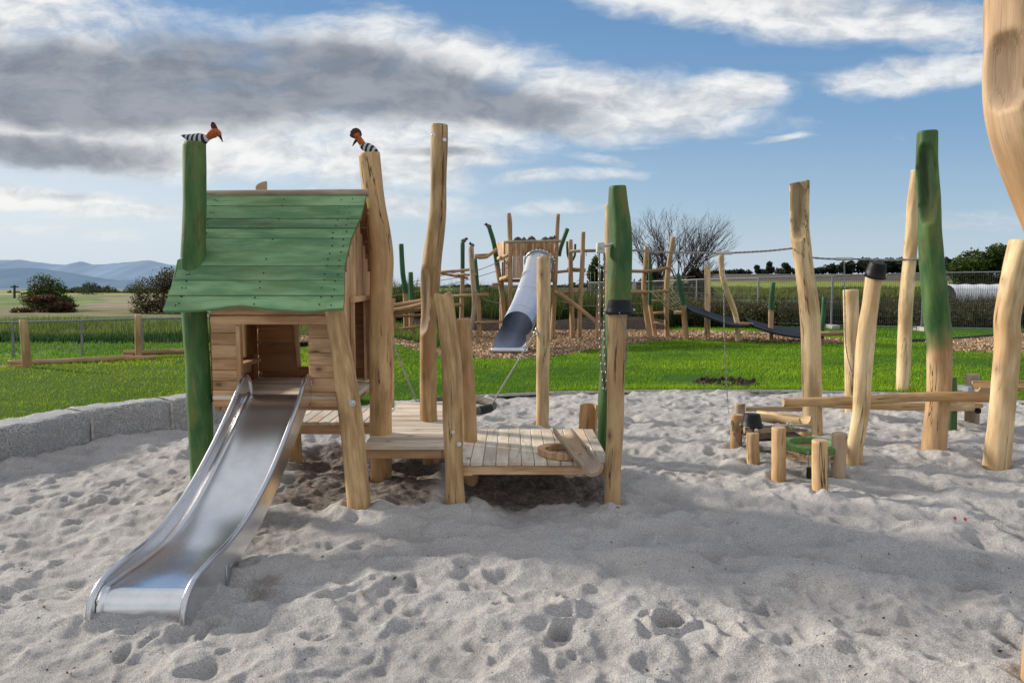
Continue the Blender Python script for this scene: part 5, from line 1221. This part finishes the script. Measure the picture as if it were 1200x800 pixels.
# ------------------------------------------------------------------ fences
def wire_panel(mb, a, b, z0, z1, dx=.055, dz=.20, r=.0035):
    L = math.hypot(b.x-a.x, b.y-a.y); n = int(L/dx); e_ = Vector((b.x-a.x, b.y-a.y, 0))/L; s_ = Vector((-e_.y, e_.x, 0))
    for i in range(1, n):
        p = Vector((a.x, a.y, 0))+e_*(i*dx); A1 = p-e_*r; B1 = p+e_*r
        mb.quad((A1.x, A1.y, z0), (B1.x, B1.y, z0), (B1.x, B1.y, z1), (A1.x, A1.y, z1))
    z = z0+dz*.5
    while z < z1: mb.quad((a.x, a.y-.004, z-r), (b.x, b.y-.004, z-r), (b.x, b.y-.004, z+r), (a.x, a.y-.004, z+r)); z += dz
def mesh_panel(a, b, h0, h1, z0, label, group, r=.021):
    a, b = Vector((a[0], a[1], 0)), Vector((b[0], b[1], 0)); t_ = thing('fence_panel', (a.x, a.y, z0), label, 'fence', group)
    mb = MB(); g = .06
    for (p, h) in ((a+(b-a)*.004, h0), (b+(a-b)*.004, h1)): mb.tube([(p.x, p.y, z0-.02), (p.x, p.y, h)], [r, r], seg=8)
    mb.tube([(a.x, a.y, h0), (b.x, b.y, h1)], [r, r], seg=8); mb.tube([(a.x, a.y, z0+.10), (b.x, b.y, z0+.10)], [r*.8, r*.8], seg=8); mb.build('frame', 'fence_metal', t_)
    mb = MB(); wire_panel(mb, a, b, z0+.11, (h0+h1)/2-.01); mb.build('wire_mesh', 'fence_wire', t_)
    mb = MB(); mb.box((a.x, a.y-.05, z0+.05), (.24, .62, .13), ch=.02); mb.build('concrete_foot', 'blockf', t_)
FP = [(690, 331, 32.0), (740, 330.5, 29.2), (779, 329, 27.4), (816.5, 327.5, 26.0), (889, 325.5, 24.0), (976, 323, 22.6), (1083, 320, 21.6), (1180, 318.5, 20.8), (1290, 316, 20.0)]
words = ['behind the tower poles, farthest away', 'behind the curved pole frame', 'left of the bare tree trunk line', 'behind the first belt mat', 'behind the second belt mat and left of the spoon post', 'between the spoon post and the green crooked post', 'right of the green crooked post before the white sheet', 'cut by the right edge']
for i in range(len(FP)-1):
    a_, b_ = FP[i], FP[i+1]; A1, B1 = at(*a_), at(*b_)
    mesh_panel((A1.x, A1.y), (B1.x, B1.y), A1.z, B1.z, 0, 'construction mesh fence panel '+words[i], 'mesh fence panels along the right')
# left chain-link fence
lf = thing('wire_fence', (-7.5, 12.0, .3), 'low green-grey wire mesh fence behind the left lawn', 'fence')
fa = [(-60, 378.5, 12.6), (14, 377.5, 12.7), (95, 375.5, 12.9), (166, 373.5, 13.2), (250, 372, 13.5), (340, 371, 13.8), (420, 371, 14.2)]
mb = MB(); mb.tube([at(*p) for p in fa], [.017]*len(fa), seg=8, bevel=False, step=.5); mb.build('top_rail', 'fence_metal', lf)
for p in fa:
    q = at(*p); mb = MB(); mb.tube([(q.x, q.y, .0), (q.x, q.y, q.z)], [.021, .021], seg=8); mb.build('fence_post', 'fence_metal', lf)
mb = MB()
for p, q in zip(fa, fa[1:]): 
    a_, b_ = at(*p), at(*q); wire_panel(mb, a_, b_, .25, (a_.z+b_.z)/2, dx=.06, dz=.12, r=.0018)
mb.build('wire_mesh', 'fence_wire', lf)
for pts, Y, s_, lb in (([(27, 375, 8), (29, 395, 9), (32, 432, 10)], 10.15, 70, 'short bent log post at the left lawn border, nearest the left edge'), ([(162, 369, 7), (162, 395, 7.5), (163, 422, 8)], 11.3, 71, 'short straight log post at the left lawn border, by the wire fence')):
    post('border_post', pts, Y=Y, seed=s_, label=lb, cat='log post', mound=False, seg=18, step=.08)
for i, (pp, w_, lb) in enumerate((([(-40, 434, 10.1), (0, 432, 10.1), (27, 429.5, 10.2)], 6.5, 'low border log at the far left end of the lawn'), ([(10, 425.5, 10.4), (60, 424, 10.6), (110, 421.5, 10.8), (155, 418.5, 11.2)], 7, 'long wavy border log between the two short posts'), ([(127, 421, 11.0), (182, 418.5, 11.3)], 6, 'short border log under the overlapping one'), ([(145, 413.5, 11.4), (185, 412.5, 11.6), (230, 411, 11.9), (300, 409, 12.4)], 6.5, 'border log running behind the green playhouse post'))):
    mb = MB(); P = [at(*p) for p in pp]; mb.tube(P, [w_/2*p[2]/F for p in pp], seg=16, lump=.08, seed=72+i, step=.1, endmat=1); mb.build('border_log', ['log_dull', 'end'], loc=P[0], smooth=60, label=lb, cat='border log', group='border logs')
# ------------------------------------------------------------------ granite kerb stones
KP = [(-5.9, 2.2), (-5.2, 3.55), (-4.62, 4.9), (-4.17, 6.06), (-3.87, 6.92), (-3.32, 7.52), (-2.80, 8.02), (-2.05, 8.62)]
kl = ['granite kerb stone nearest, running out of the frame on the left', 'granite kerb stone second from the left edge', 'granite kerb stone at the left edge with a bright rough top', 'granite kerb stone in the middle of the visible row', 'granite kerb stone left of the green playhouse post', 'granite kerb stone hidden partly behind the slide', 'last granite kerb stone behind the playhouse']
# resample stone joints to the photo: long stones
def kpath(s_):
    c = [0]
    for a_, b_ in zip(KP, KP[1:]): c.append(c[-1]+math.dist(a_, b_))
    return Vector((np.interp(s_, c, [p[0] for p in KP]), np.interp(s_, c, [p[1] for p in KP]), 0)), c[-1]
_, KL = kpath(0); cuts = [0, 1.75, 3.1, 4.25, 5.18, 6.02, 6.75, KL]
J0 = G(111, 521); J1 = G(207, 507)
ss = np.linspace(0, KL, 800); pp_ = [kpath(s_)[0] for s_ in ss]
s0 = ss[min(range(800), key=lambda i: (pp_[i]-J0).length)]; s1 = ss[min(range(800), key=lambda i: (pp_[i]-J1).length)]
cuts = [0, max(.5, s0-2.9), s0-1.45, s0, s1, s1+.75, s1+1.5, KL] if s1+1.5 < KL else [0, s0-2.9, s0-1.45, s0, s1, s1+.6, s1+1.2, KL]
for i in range(7):
    a_, b_ = cuts[i]+.003, cuts[i+1]-.003
    if b_-a_ < .1: continue
    n = 34; m_ = 30; per = []
    mb = MB(); W_ = .34
    for u in range(n+1):
        s_ = a_+(b_-a_)*u/n; p, _ = kpath(s_); q, _ = kpath(min(KL, s_+.05)); r, _ = kpath(max(0, s_-.05)); T_ = (q-r).normalized(); Nn = Vector((-T_.y, T_.x, 0)); Nn = Nn if Nn.x < 0 else -Nn
        zt = float(lawn_z(p.x-.2, p.y+.2))+.015; row = []
        prof2 = [(.0, -.12), (.0, 0), (.0, .3), (.0, .55), (.0, .8), (.012, .95), (.04, 1), (.10, 1), (.17, 1), (.24, 1), (.30, 1), (.34, .96), (.34, .5)]
        eu = min(u, n-u)/n
        for (o_, h) in prof2:
            c = p+Nn*(o_-.01)+Vector((0, 0, h*zt)); nz_ = mnoise.noise(c*7+Vector((i*9, 0, 0)))*.5+mnoise.noise(c*19)*.25
            c = c+Nn*(-nz_*.035 if o_ < .05 else 0)+Vector((0, 0, nz_*.030 if h > .9 else 0))
            if eu < .03: c = c-(Vector((0, 0, .012)) if h > .9 else Vector())
            row.append(mb.vert(c))
        per.append(row)
    for A_, B_ in zip(per, per[1:]):
        for k in range(len(A_)-1): mb.face((A_[k], A_[k+1], B_[k+1], B_[k]))
    mb.face(per[0]); mb.face(per[-1][::-1])
    p, _ = kpath((a_+b_)/2); ks = mb.build('kerb_stone', 'granite', loc=(p.x, p.y, 0), smooth=35, label=kl[i], cat='kerb stone', group='granite kerb stones')
    jm = MB(); pr_ = None
    for u in (-1, 1):
        s_ = max(0, a_)+u*.014; p, _ = kpath(max(0, s_)); q, _ = kpath(s_+.05); r, _ = kpath(max(0, s_-.05)); T_ = (q-r).normalized(); Nn = Vector((-T_.y, T_.x, 0)); Nn = Nn if Nn.x < 0 else -Nn
        zt = float(lawn_z(p.x-.2, p.y+.2))+.013; rw = [jm.vert(p+Nn*(o_-.016)+T_*(.006*mnoise.noise(Vector((h*9, i, u))))+Vector((0, 0, h*zt))) for o_, h in ((0, -.1), (-.002, .3), (0, .6), (.002, .85), (.02, .97), (.06, 1.015), (.15, 1.02), (.3, 1.01))]
        if pr_:
            for k in range(7): jm.face((pr_[k], pr_[k+1], rw[k+1], rw[k]))
        pr_ = rw
    if i: jm.build('mortar_joint', 'edging', ks)
# ------------------------------------------------------------------ vegetation
def leaf_cloud(n, lumps, size, cols, flat=.5, shell=.55, gap=.0, seed=0):
    """lumps: list of (cx,cy,cz,rx,ry,rz)"""
    r_ = np.random.default_rng(seed); w_ = np.array([l[3]*l[5] for l in lumps]); li = r_.choice(len(lumps), n, p=w_/w_.sum()); Lm = np.array(lumps)[li]
    d = r_.normal(size=(n, 3)); d /= np.linalg.norm(d, axis=1)[:, None]; rad = (shell+(1-shell)*r_.random(n))**1; rad *= 1+.25*r_.normal(size=n)*.4
    P = Lm[:, :3]+d*rad[:, None]*Lm[:, 3:]
    nf = fbm(P[:, 0]*1.0+P[:, 2]*.7, P[:, 2]*1.0-P[:, 1]*.6, 1.8/max(.3, np.mean(Lm[:, 3])), seed+3, 3)
    k = nf > -.30+gap; P = P[k]; d = d[k]; nf = nf[k]; n = len(P)
    a1 = r_.normal(size=(n, 3)); a1 /= np.linalg.norm(a1, axis=1)[:, None]; a2 = np.cross(a1, r_.normal(size=(n, 3))); a2 /= np.linalg.norm(a2, axis=1)[:, None]
    s_ = size*r_.uniform(.5, 1.4, (n, 1)); V = np.stack([P-a1*s_, P+a2*s_*flat, P+a1*s_, P-a2*s_*flat], 1).reshape(-1, 3)
    cols = np.array(cols); f = np.clip(.5+.3*r_.normal(size=n)+.6*nf, 0, .999)*(len(cols)-1); i0 = f.astype(int); fr = (f-i0)[:, None]; c = cols[i0]*(1-fr)+cols[np.minimum(i0+1, len(cols)-1)]*fr
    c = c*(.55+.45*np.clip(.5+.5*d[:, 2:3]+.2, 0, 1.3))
    return V, np.repeat(c, 4, 0)
DG = [(.018, .035, .010), (.035, .070, .018), (.065, .11, .025)]
OL = [(.030, .040, .012), (.065, .085, .022), (.13, .14, .04)]
def lumps_for(cx, cy, w_, h, z0, n, rr, sd, sq=.45):
    r_ = random.Random(sd); out = []
    for i in range(n):
        a = r_.uniform(-1, 1)*(i > 1); zf = 1 if i < 2 else r_.uniform(.2, 1)*(1-sq*abs(a)**2); out.append((cx+a*w_*.42*(1-.25*zf), cy+r_.uniform(-.4, .4)*w_*.5, z0+h*zf*(1-rr*.6), w_*rr*r_.uniform(.7, 1.2), w_*rr, h*rr*r_.uniform(.8, 1.2)))
    return out
def bush(px0, px1, ytop, ybot, Y, cols, label, n=5000, size=None, name='bush', cat_='bush', group=None, nl=12, rr=.22, trunk=True, gap=0, seed=1, z0=None, sq=.45):
    A_, B_ = at(px0, ybot, Y), at(px1, ybot, Y); cx = (A_.x+B_.x)/2; w_ = B_.x-A_.x; zt = at(600, ytop, Y).z; zb = A_.z if z0 is None else z0
    t_ = thing(name, (cx, Y, zb), label, cat_, group)
    V, c = leaf_cloud(n, lumps_for(cx, Y, w_, zt-zb, zb, nl, rr, seed, sq), size or w_*.018, cols, seed=seed, gap=gap)
    V[:, 2] = np.maximum(V[:, 2], zb-.05)
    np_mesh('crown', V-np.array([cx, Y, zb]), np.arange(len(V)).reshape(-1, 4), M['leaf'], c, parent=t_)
    if trunk:
        mb = MB(); r_ = random.Random(seed)
        for k in range(4):
            x = cx+r_.uniform(-.15, .15)*w_; mb.tube([(x, Y, zb-.1), (x+r_.uniform(-.1, .1)*w_, Y, zb+(zt-zb)*.4), (x+r_.uniform(-.3, .3)*w_, Y+r_.uniform(-.1, .1)*w_, zb+(zt-zb)*.8)], [w_*.02, w_*.014, w_*.005], seg=6, bevel=False, step=w_*.1)
        mb.build('trunk', 'bark', t_)
    return t_
bush(24, 84, 326, 374, 34, [(.015, .026, .008), (.04, .065, .015), (.11, .15, .03)], 'rounded dark green bush in the field behind the left fence', n=14000, seed=3, nl=18, rr=.23)
bush(18, 96, 347, 376, 31, [(.035, .020, .012), (.085, .040, .022), (.13, .08, .03)], 'low reddish brown bush at the foot of the rounded green bush', n=8000, seed=4, nl=14, rr=.16)
bush(160, 232, 320, 378, 30, [(.03, .028, .014), (.07, .055, .022), (.10, .10, .03)], 'loose twiggy olive bush just left of the playhouse roof', n=12000, seed=5, nl=16, rr=.23, gap=.12)
bush(85, 124, 333, 362, 120, [(.035, .055, .030), (.06, .085, .045)], 'far grey green tree between the round bush and the playhouse', n=4000, seed=6, name='tree', cat_='tree', nl=10, rr=.28)
bush(116, 150, 340, 359, 160, [(.035, .055, .030), (.07, .09, .05)], 'smaller far tree beside the yellow field', n=3000, seed=7, name='tree', cat_='tree', nl=8, rr=.3)
bush(146, 180, 331, 357, 150, [(.04, .06, .035), (.07, .09, .05)], 'far tree left of the twiggy olive bush', n=3500, seed=8, name='tree', cat_='tree', nl=9, rr=.28)
def treeline(name, px0, px1, top, bot, Y, cols, label, n, step=8, seed=1, size=.9):
    r_ = random.Random(seed); L_ = []; px = px0
    while px < px1:
        a_ = at(px, bot, Y); h = at(600, np.interp(px, [t_[0] for t_ in top], [t_[1] for t_ in top])+r_.uniform(-1.2, 1.2), Y).z-a_.z; w_ = step/F*Y
        L_.append((a_.x, Y+r_.uniform(-2, 2)*Y*.01, a_.z+h*.5, w_*r_.uniform(.7, 1.3), w_, h*.5)); px += step*r_.uniform(.5, 1)
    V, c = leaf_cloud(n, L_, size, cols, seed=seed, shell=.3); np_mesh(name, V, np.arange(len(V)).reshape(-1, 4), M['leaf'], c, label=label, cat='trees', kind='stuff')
treeline('far_woodland', -80, 300, [(-80, 343), (0, 344), (30, 341), (80, 339), (95, 333), (120, 334), (135, 336), (160, 340), (220, 336), (300, 340)], 350, 420, [(.045, .07, .06), (.07, .10, .085)], 'hazy line of distant trees below the blue mountains', 9000, seed=11, size=1.6)
treeline('far_woodland', -80, 262, [(-80, 345), (10, 346), (20, 341), (60, 343), (90, 338), (100, 341), (118, 337), (140, 343), (165, 338), (200, 341), (262, 343)], 352, 170, [(.03, .045, .022), (.07, .09, .04)], 'row of nearer hedgerow trees across the left fields', 12000, seed=15, size=.6)
treeline('far_woodland', 440, 700, [(440, 333), (470, 340), (520, 336), (550, 334), (580, 338), (640, 335), (700, 330)], 347, 260, [(.025, .04, .025), (.05, .07, .04)], 'dark distant tree belt seen between the left climbing poles', 12000, seed=12, size=.9)
treeline('far_woodland', 840, 1110, [(840, 318), (900, 316), (960, 314), (985, 307), (1010, 304), (1060, 303), (1100, 303), (1110, 306)], 321, 360, [(.020, .035, .022), (.045, .065, .035)], 'dark wood on the horizon between the spoon post and the hedge', 14000, seed=13, size=1.1)
for i, (px, w_, yt, lb) in enumerate(((887, 9, 312, 'tiny horizon tree farthest left of the three round ones'), (902, 9, 308, 'tiny pointed horizon tree, middle one of three'), (919, 15, 309, 'widest of the three tiny horizon trees, nearest the spoon post'))): bush(px-w_/2, px+w_/2, yt, 319.5, 340, [(.03, .045, .03), (.05, .07, .04)], lb, n=900, size=.6, name='tree', cat_='tree', nl=5, rr=.3, seed=20+i)
bush(1098, 1215, 291, 336, 42, [(.016, .032, .008), (.04, .075, .014), (.13, .19, .025)], 'big dense green hedge behind the white sheet at right', n=42000, seed=31, name='hedge', cat_='hedge', nl=60, rr=.13, size=.08, z0=-.1, sq=.05)
for i, (x0, x1, yt, cc, lb) in enumerate(((684, 712, 302, DG, 'dark evergreen bush left of the hoist post'), (700, 742, 300, [(.03, .045, .012), (.07, .09, .02), (.16, .16, .04)], 'yellowish green bush behind the hoist chains'), (738, 790, 318, [(.02, .022, .012), (.05, .045, .025)], 'dark brown thicket left under the bare tree'), (786, 842, 318, [(.02, .022, .012), (.055, .05, .028)], 'dark brown thicket right under the bare tree'),
                                     (455, 500, 334, DG, 'very dark bush behind the two green poles'), (545, 602, 338, OL, 'olive bush behind the wavy grey pole'), (600, 655, 332, OL, 'green bush under the climbing tower'))):
    bush(x0, x1, yt, 372, 36+i*.7, cc, lb, n=6000, seed=40+i, nl=14, rr=.19, size=.085, z0=-.2)
# bare tree
def bare_tree(px, ybase, Y, top, spread, label):
    b = at(px, ybase, Y); H_ = at(600, top, Y).z; t_ = thing('tree', (b.x, Y, 0), label, 'tree'); r_ = random.Random(5); mb = MB(); mt = MB(); tw_ = []
    def grow(p, d, L, r, lv, m):
        q = p+d*L*.5+Vector((r_.uniform(-.05, .05), r_.uniform(-.05, .05), 0))*L; e_ = p+d*L; m.tube([p, q, e_], [r, r*.8, r*.6], seg=5 if lv else 8, bevel=False, cap=False, step=L*.34)
        if lv >= 7: return
        for k in range(3 if lv < 5 else 2):
            nd = (d+Vector((r_.gauss(0, .36), r_.gauss(0, .36), r_.uniform(0, .25)))).normalized(); grow(p+d*L*r_.uniform(.6, 1), nd, L*r_.uniform(.70, .90), r*.60, lv+1, m)
    hh = H_
    for k in range(7):
        x = b.x+(k-3)*spread/7; d = Vector(((k-3)*.125, r_.uniform(-.15, .15), 1)).normalized(); grow(Vector((x, Y+r_.uniform(-.6, .6), -.1)), d, hh*.36*r_.uniform(.85, 1.05)*(1-.035*abs(k-3)**2), .075, 1, mb)
    mb.build('branches', 'bark', t_, smooth=0)
bare_tree(790, 372, 38, 262, 1.6, 'leafless grey tree behind the mesh fence, fanning out above the horizon')
# utility pole + white roof on the left fields
pl_ = thing('utility_pole', at(17, 366, 75), 'thin dark utility pole with a crossarm in the left fields', 'utility pole'); mb = MB(); a_, b_ = at(17, 370, 75), at(17, 334, 75); mb.tube([a_, b_], [.13, .10], seg=8); mb.build('pole', 'pole_dark', pl_)
mb = MB(); mb.tube([at(12.5, 336, 75), at(21.5, 336, 75)], [.07, .07], seg=6); mb.build('crossarm', 'pole_dark', pl_)
gt = at(104, 361, 100); gh = thing('greenhouse', gt, 'tiny white rounded shed in the left fields', 'shed'); mb = MB(); 
mb.tube([gt+Vector((-2.0, 0, .3)), gt+Vector((-1.2, 0, .7)), gt+Vector((1.2, 0, .7)), gt+Vector((2.0, 0, .3))], [.5, .8, .8, .5], seg=16, step=.4); mb.build('hull', 'white', gh)
# white sheet (covered crop tunnel) behind right fence
tl = thing('crop_tunnel', at(1145, 338, 30), 'long white plastic covered row behind the right fence', 'crop tunnel'); A1, B1 = at(1108, 343, 30), at(1188, 343, 30); mb = MB(); n = 30; prev = None
for i in range(n+1):
    x = lerp(A1.x, B1.x, i/n); row = []
    for k in range(9): a = PI*k/8; row.append(mb.vert((x, 30-.8*math.cos(a), .2+(1.07+.012*math.sin(i*.9))*math.sin(a)**.5)))
    if prev:
        for k in range(8): mb.face((prev[k], prev[k+1], row[k+1], row[k]))
    prev = row
mb.build('sheet', 'white', tl)
# weeds and grasses
def field(name, n, a0, a1, y0, y1, h0, h1, wd, c0, c1, label, zf=terr_z, lean=.25, dens=None, pw=1.0):
    a = rng.uniform(a0, a1, n); y = y0+(y1-y0)*rng.random(n)**pw; x = a*y
    k = fbm(x, y, .35, 71, 3) > (-.35 if dens is None else dens); x, y, a = x[k], y[k], a[k]; m_ = len(x)
    hv = (1+.5*fbm(x, y, .6, 72, 3))
    blades(name, x, y, zf(x, y)-.03, rng.uniform(h0, h1, m_)*hv, wd*(.7+.3*rng.random(m_)), c0, c1, lean, label=label, cat='weeds', kind='stuff')
field('verge_grass', 22000, -.80, -.08, 11.8, 16.5, .05, .12, .035, (.09, .23, .015), (.22, .42, .04), 'short bright grass strip behind the left border logs')
field('tall_weeds', 26000, -.80, -.08, 16.0, 20.5, .14, .36, .040, (.07, .12, .022), (.26, .33, .08), 'tall yellowish green weeds behind the left wire fence')
field('tall_weeds', 9000, -.80, -.08, 15.2, 16.4, .10, .24, .05, (.02, .06, .014), (.05, .14, .035), 'dark leafy weed edge at the foot of the tall left weeds')
field('dry_weeds', 30000, .20, .90, 23.6, 30, .35, 1.0, .05, (.022, .024, .010), (.095, .085, .045), 'tall brown and olive weeds right behind the construction fence', pw=1.2)
field('dry_weeds', 26000, -.24, .22, 23.0, 34, .5, 1.25, .055, (.03, .05, .014), (.11, .15, .035), 'green bushy weeds behind the climbing frames', pw=1.2)
field('verge_grass', 26000, .12, .90, 18.6, 23.5, .04, .10, .05, (.08, .22, .012), (.22, .45, .03), 'bright grass strip in front of the construction fence')
field('crop_field', 20000, .22, .75, 50, 78, .25, .5, .16, (.07, .10, .016), (.19, .22, .035), 'pale yellow green crop field beyond the right weeds', lean=.4)
bl = []
r2 = random.Random(9)
for i in range(80): 
    a = r2.uniform(.16, .90); y = r2.uniform(23.2, 28); s_ = r2.uniform(.5, 1.15); bl.append((a*y, y, .35*s_, s_, s_, .55*s_))
for i in range(30):
    a = r2.uniform(-.24, .2); y = r2.uniform(24, 31); s_ = r2.uniform(.5, 1.1); bl.append((a*y, y, .35*s_, s_, s_, .6*s_))
V, c = leaf_cloud(90000, bl, .040, [(.02, .022, .009), (.05, .055, .018), (.10, .105, .035), (.13, .12, .06)], seed=77, shell=.4)
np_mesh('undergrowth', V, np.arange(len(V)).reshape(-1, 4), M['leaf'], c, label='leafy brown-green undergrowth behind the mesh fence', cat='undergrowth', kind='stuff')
# soil bank behind the mulch
mb = MB(); 
Xb = np.linspace(-3.2, 4.6, 80); rows = [np.stack([Xb, Xb*0+yy_, hh_*(1+.35*fbm(Xb, Xb*0+yy_, .8, 5, 3))], -1) for yy_, hh_ in ((21.2, -.05), (21.6, .10), (22.1, .26), (22.7, .30), (23.4, .16), (24.2, -.1))]
np_mesh('soil_bank', np.concatenate(rows), grid_faces(6, 80), M['soil'], smooth=True, kind='structure')
# two fallen red leaves on the sand
for i, (px, py, lb) in enumerate(((1119, 613, 'small curled red leaf on the sand, left of the pair'), (1131, 614, 'small curled red leaf on the sand, right of the pair'))):
    p = G(px, py, .0); z = sand_h(p.x, p.y)+.012; mb = MB(); s_ = .010
    q = [Vector((p.x-s_, p.y, z)), Vector((p.x, p.y-.010, z-.004)), Vector((p.x+s_, p.y, z+.012)), Vector((p.x, p.y+.012, z+.010))]; mb.quad(*q); q2 = [v+Vector((.006, 0, .012)) for v in q]
    mb.quad(*[v+Vector((0, .004, .003)) for v in q[::-1]]); mb.build('fallen_leaf', 'leafred', loc=p, label=lb, cat='leaf', group='red leaves')
sand_mesh()

# small dark bits and pebbles lying on the sand
n = 420; px_ = rng.uniform(-40, 1240, n); py_ = 470+330*rng.random(n)**.8; V = []; Cc = []
for i in range(n):
    p = G(px_[i], py_[i]); z = sand_h(p.x, p.y); s_ = float(rng.uniform(.0018, .0050))*(1 if i % 9 else 1.5); a = float(rng.uniform(0, PI)); d = Vector((math.cos(a), math.sin(a), .2))*s_*float(rng.uniform(1, 2.6)); e_ = Vector((-math.sin(a), math.cos(a), .1))*s_; c = Vector((p.x, p.y, z+s_*.4)); t_ = Vector((0, 0, s_*.8))
    V += [c-d, c-e_, c+t_, c-e_, c+d, c+t_, c+d, c+e_, c+t_, c+e_, c-d, c+t_]; k = float(rng.random()); cc_ = (.05, .045, .04) if k < .6 else ((.30, .20, .11) if k < .85 else (.5, .49, .47)); Cc += [cc_]*12
np_mesh('pebbles', [tuple(v) for v in V], np.arange(len(V)).reshape(-1, 3), M['terrain'], np.array(Cc), label='tiny dark crumbs, pebbles and wood bits strewn on the sand', cat='pebbles', kind='stuff')
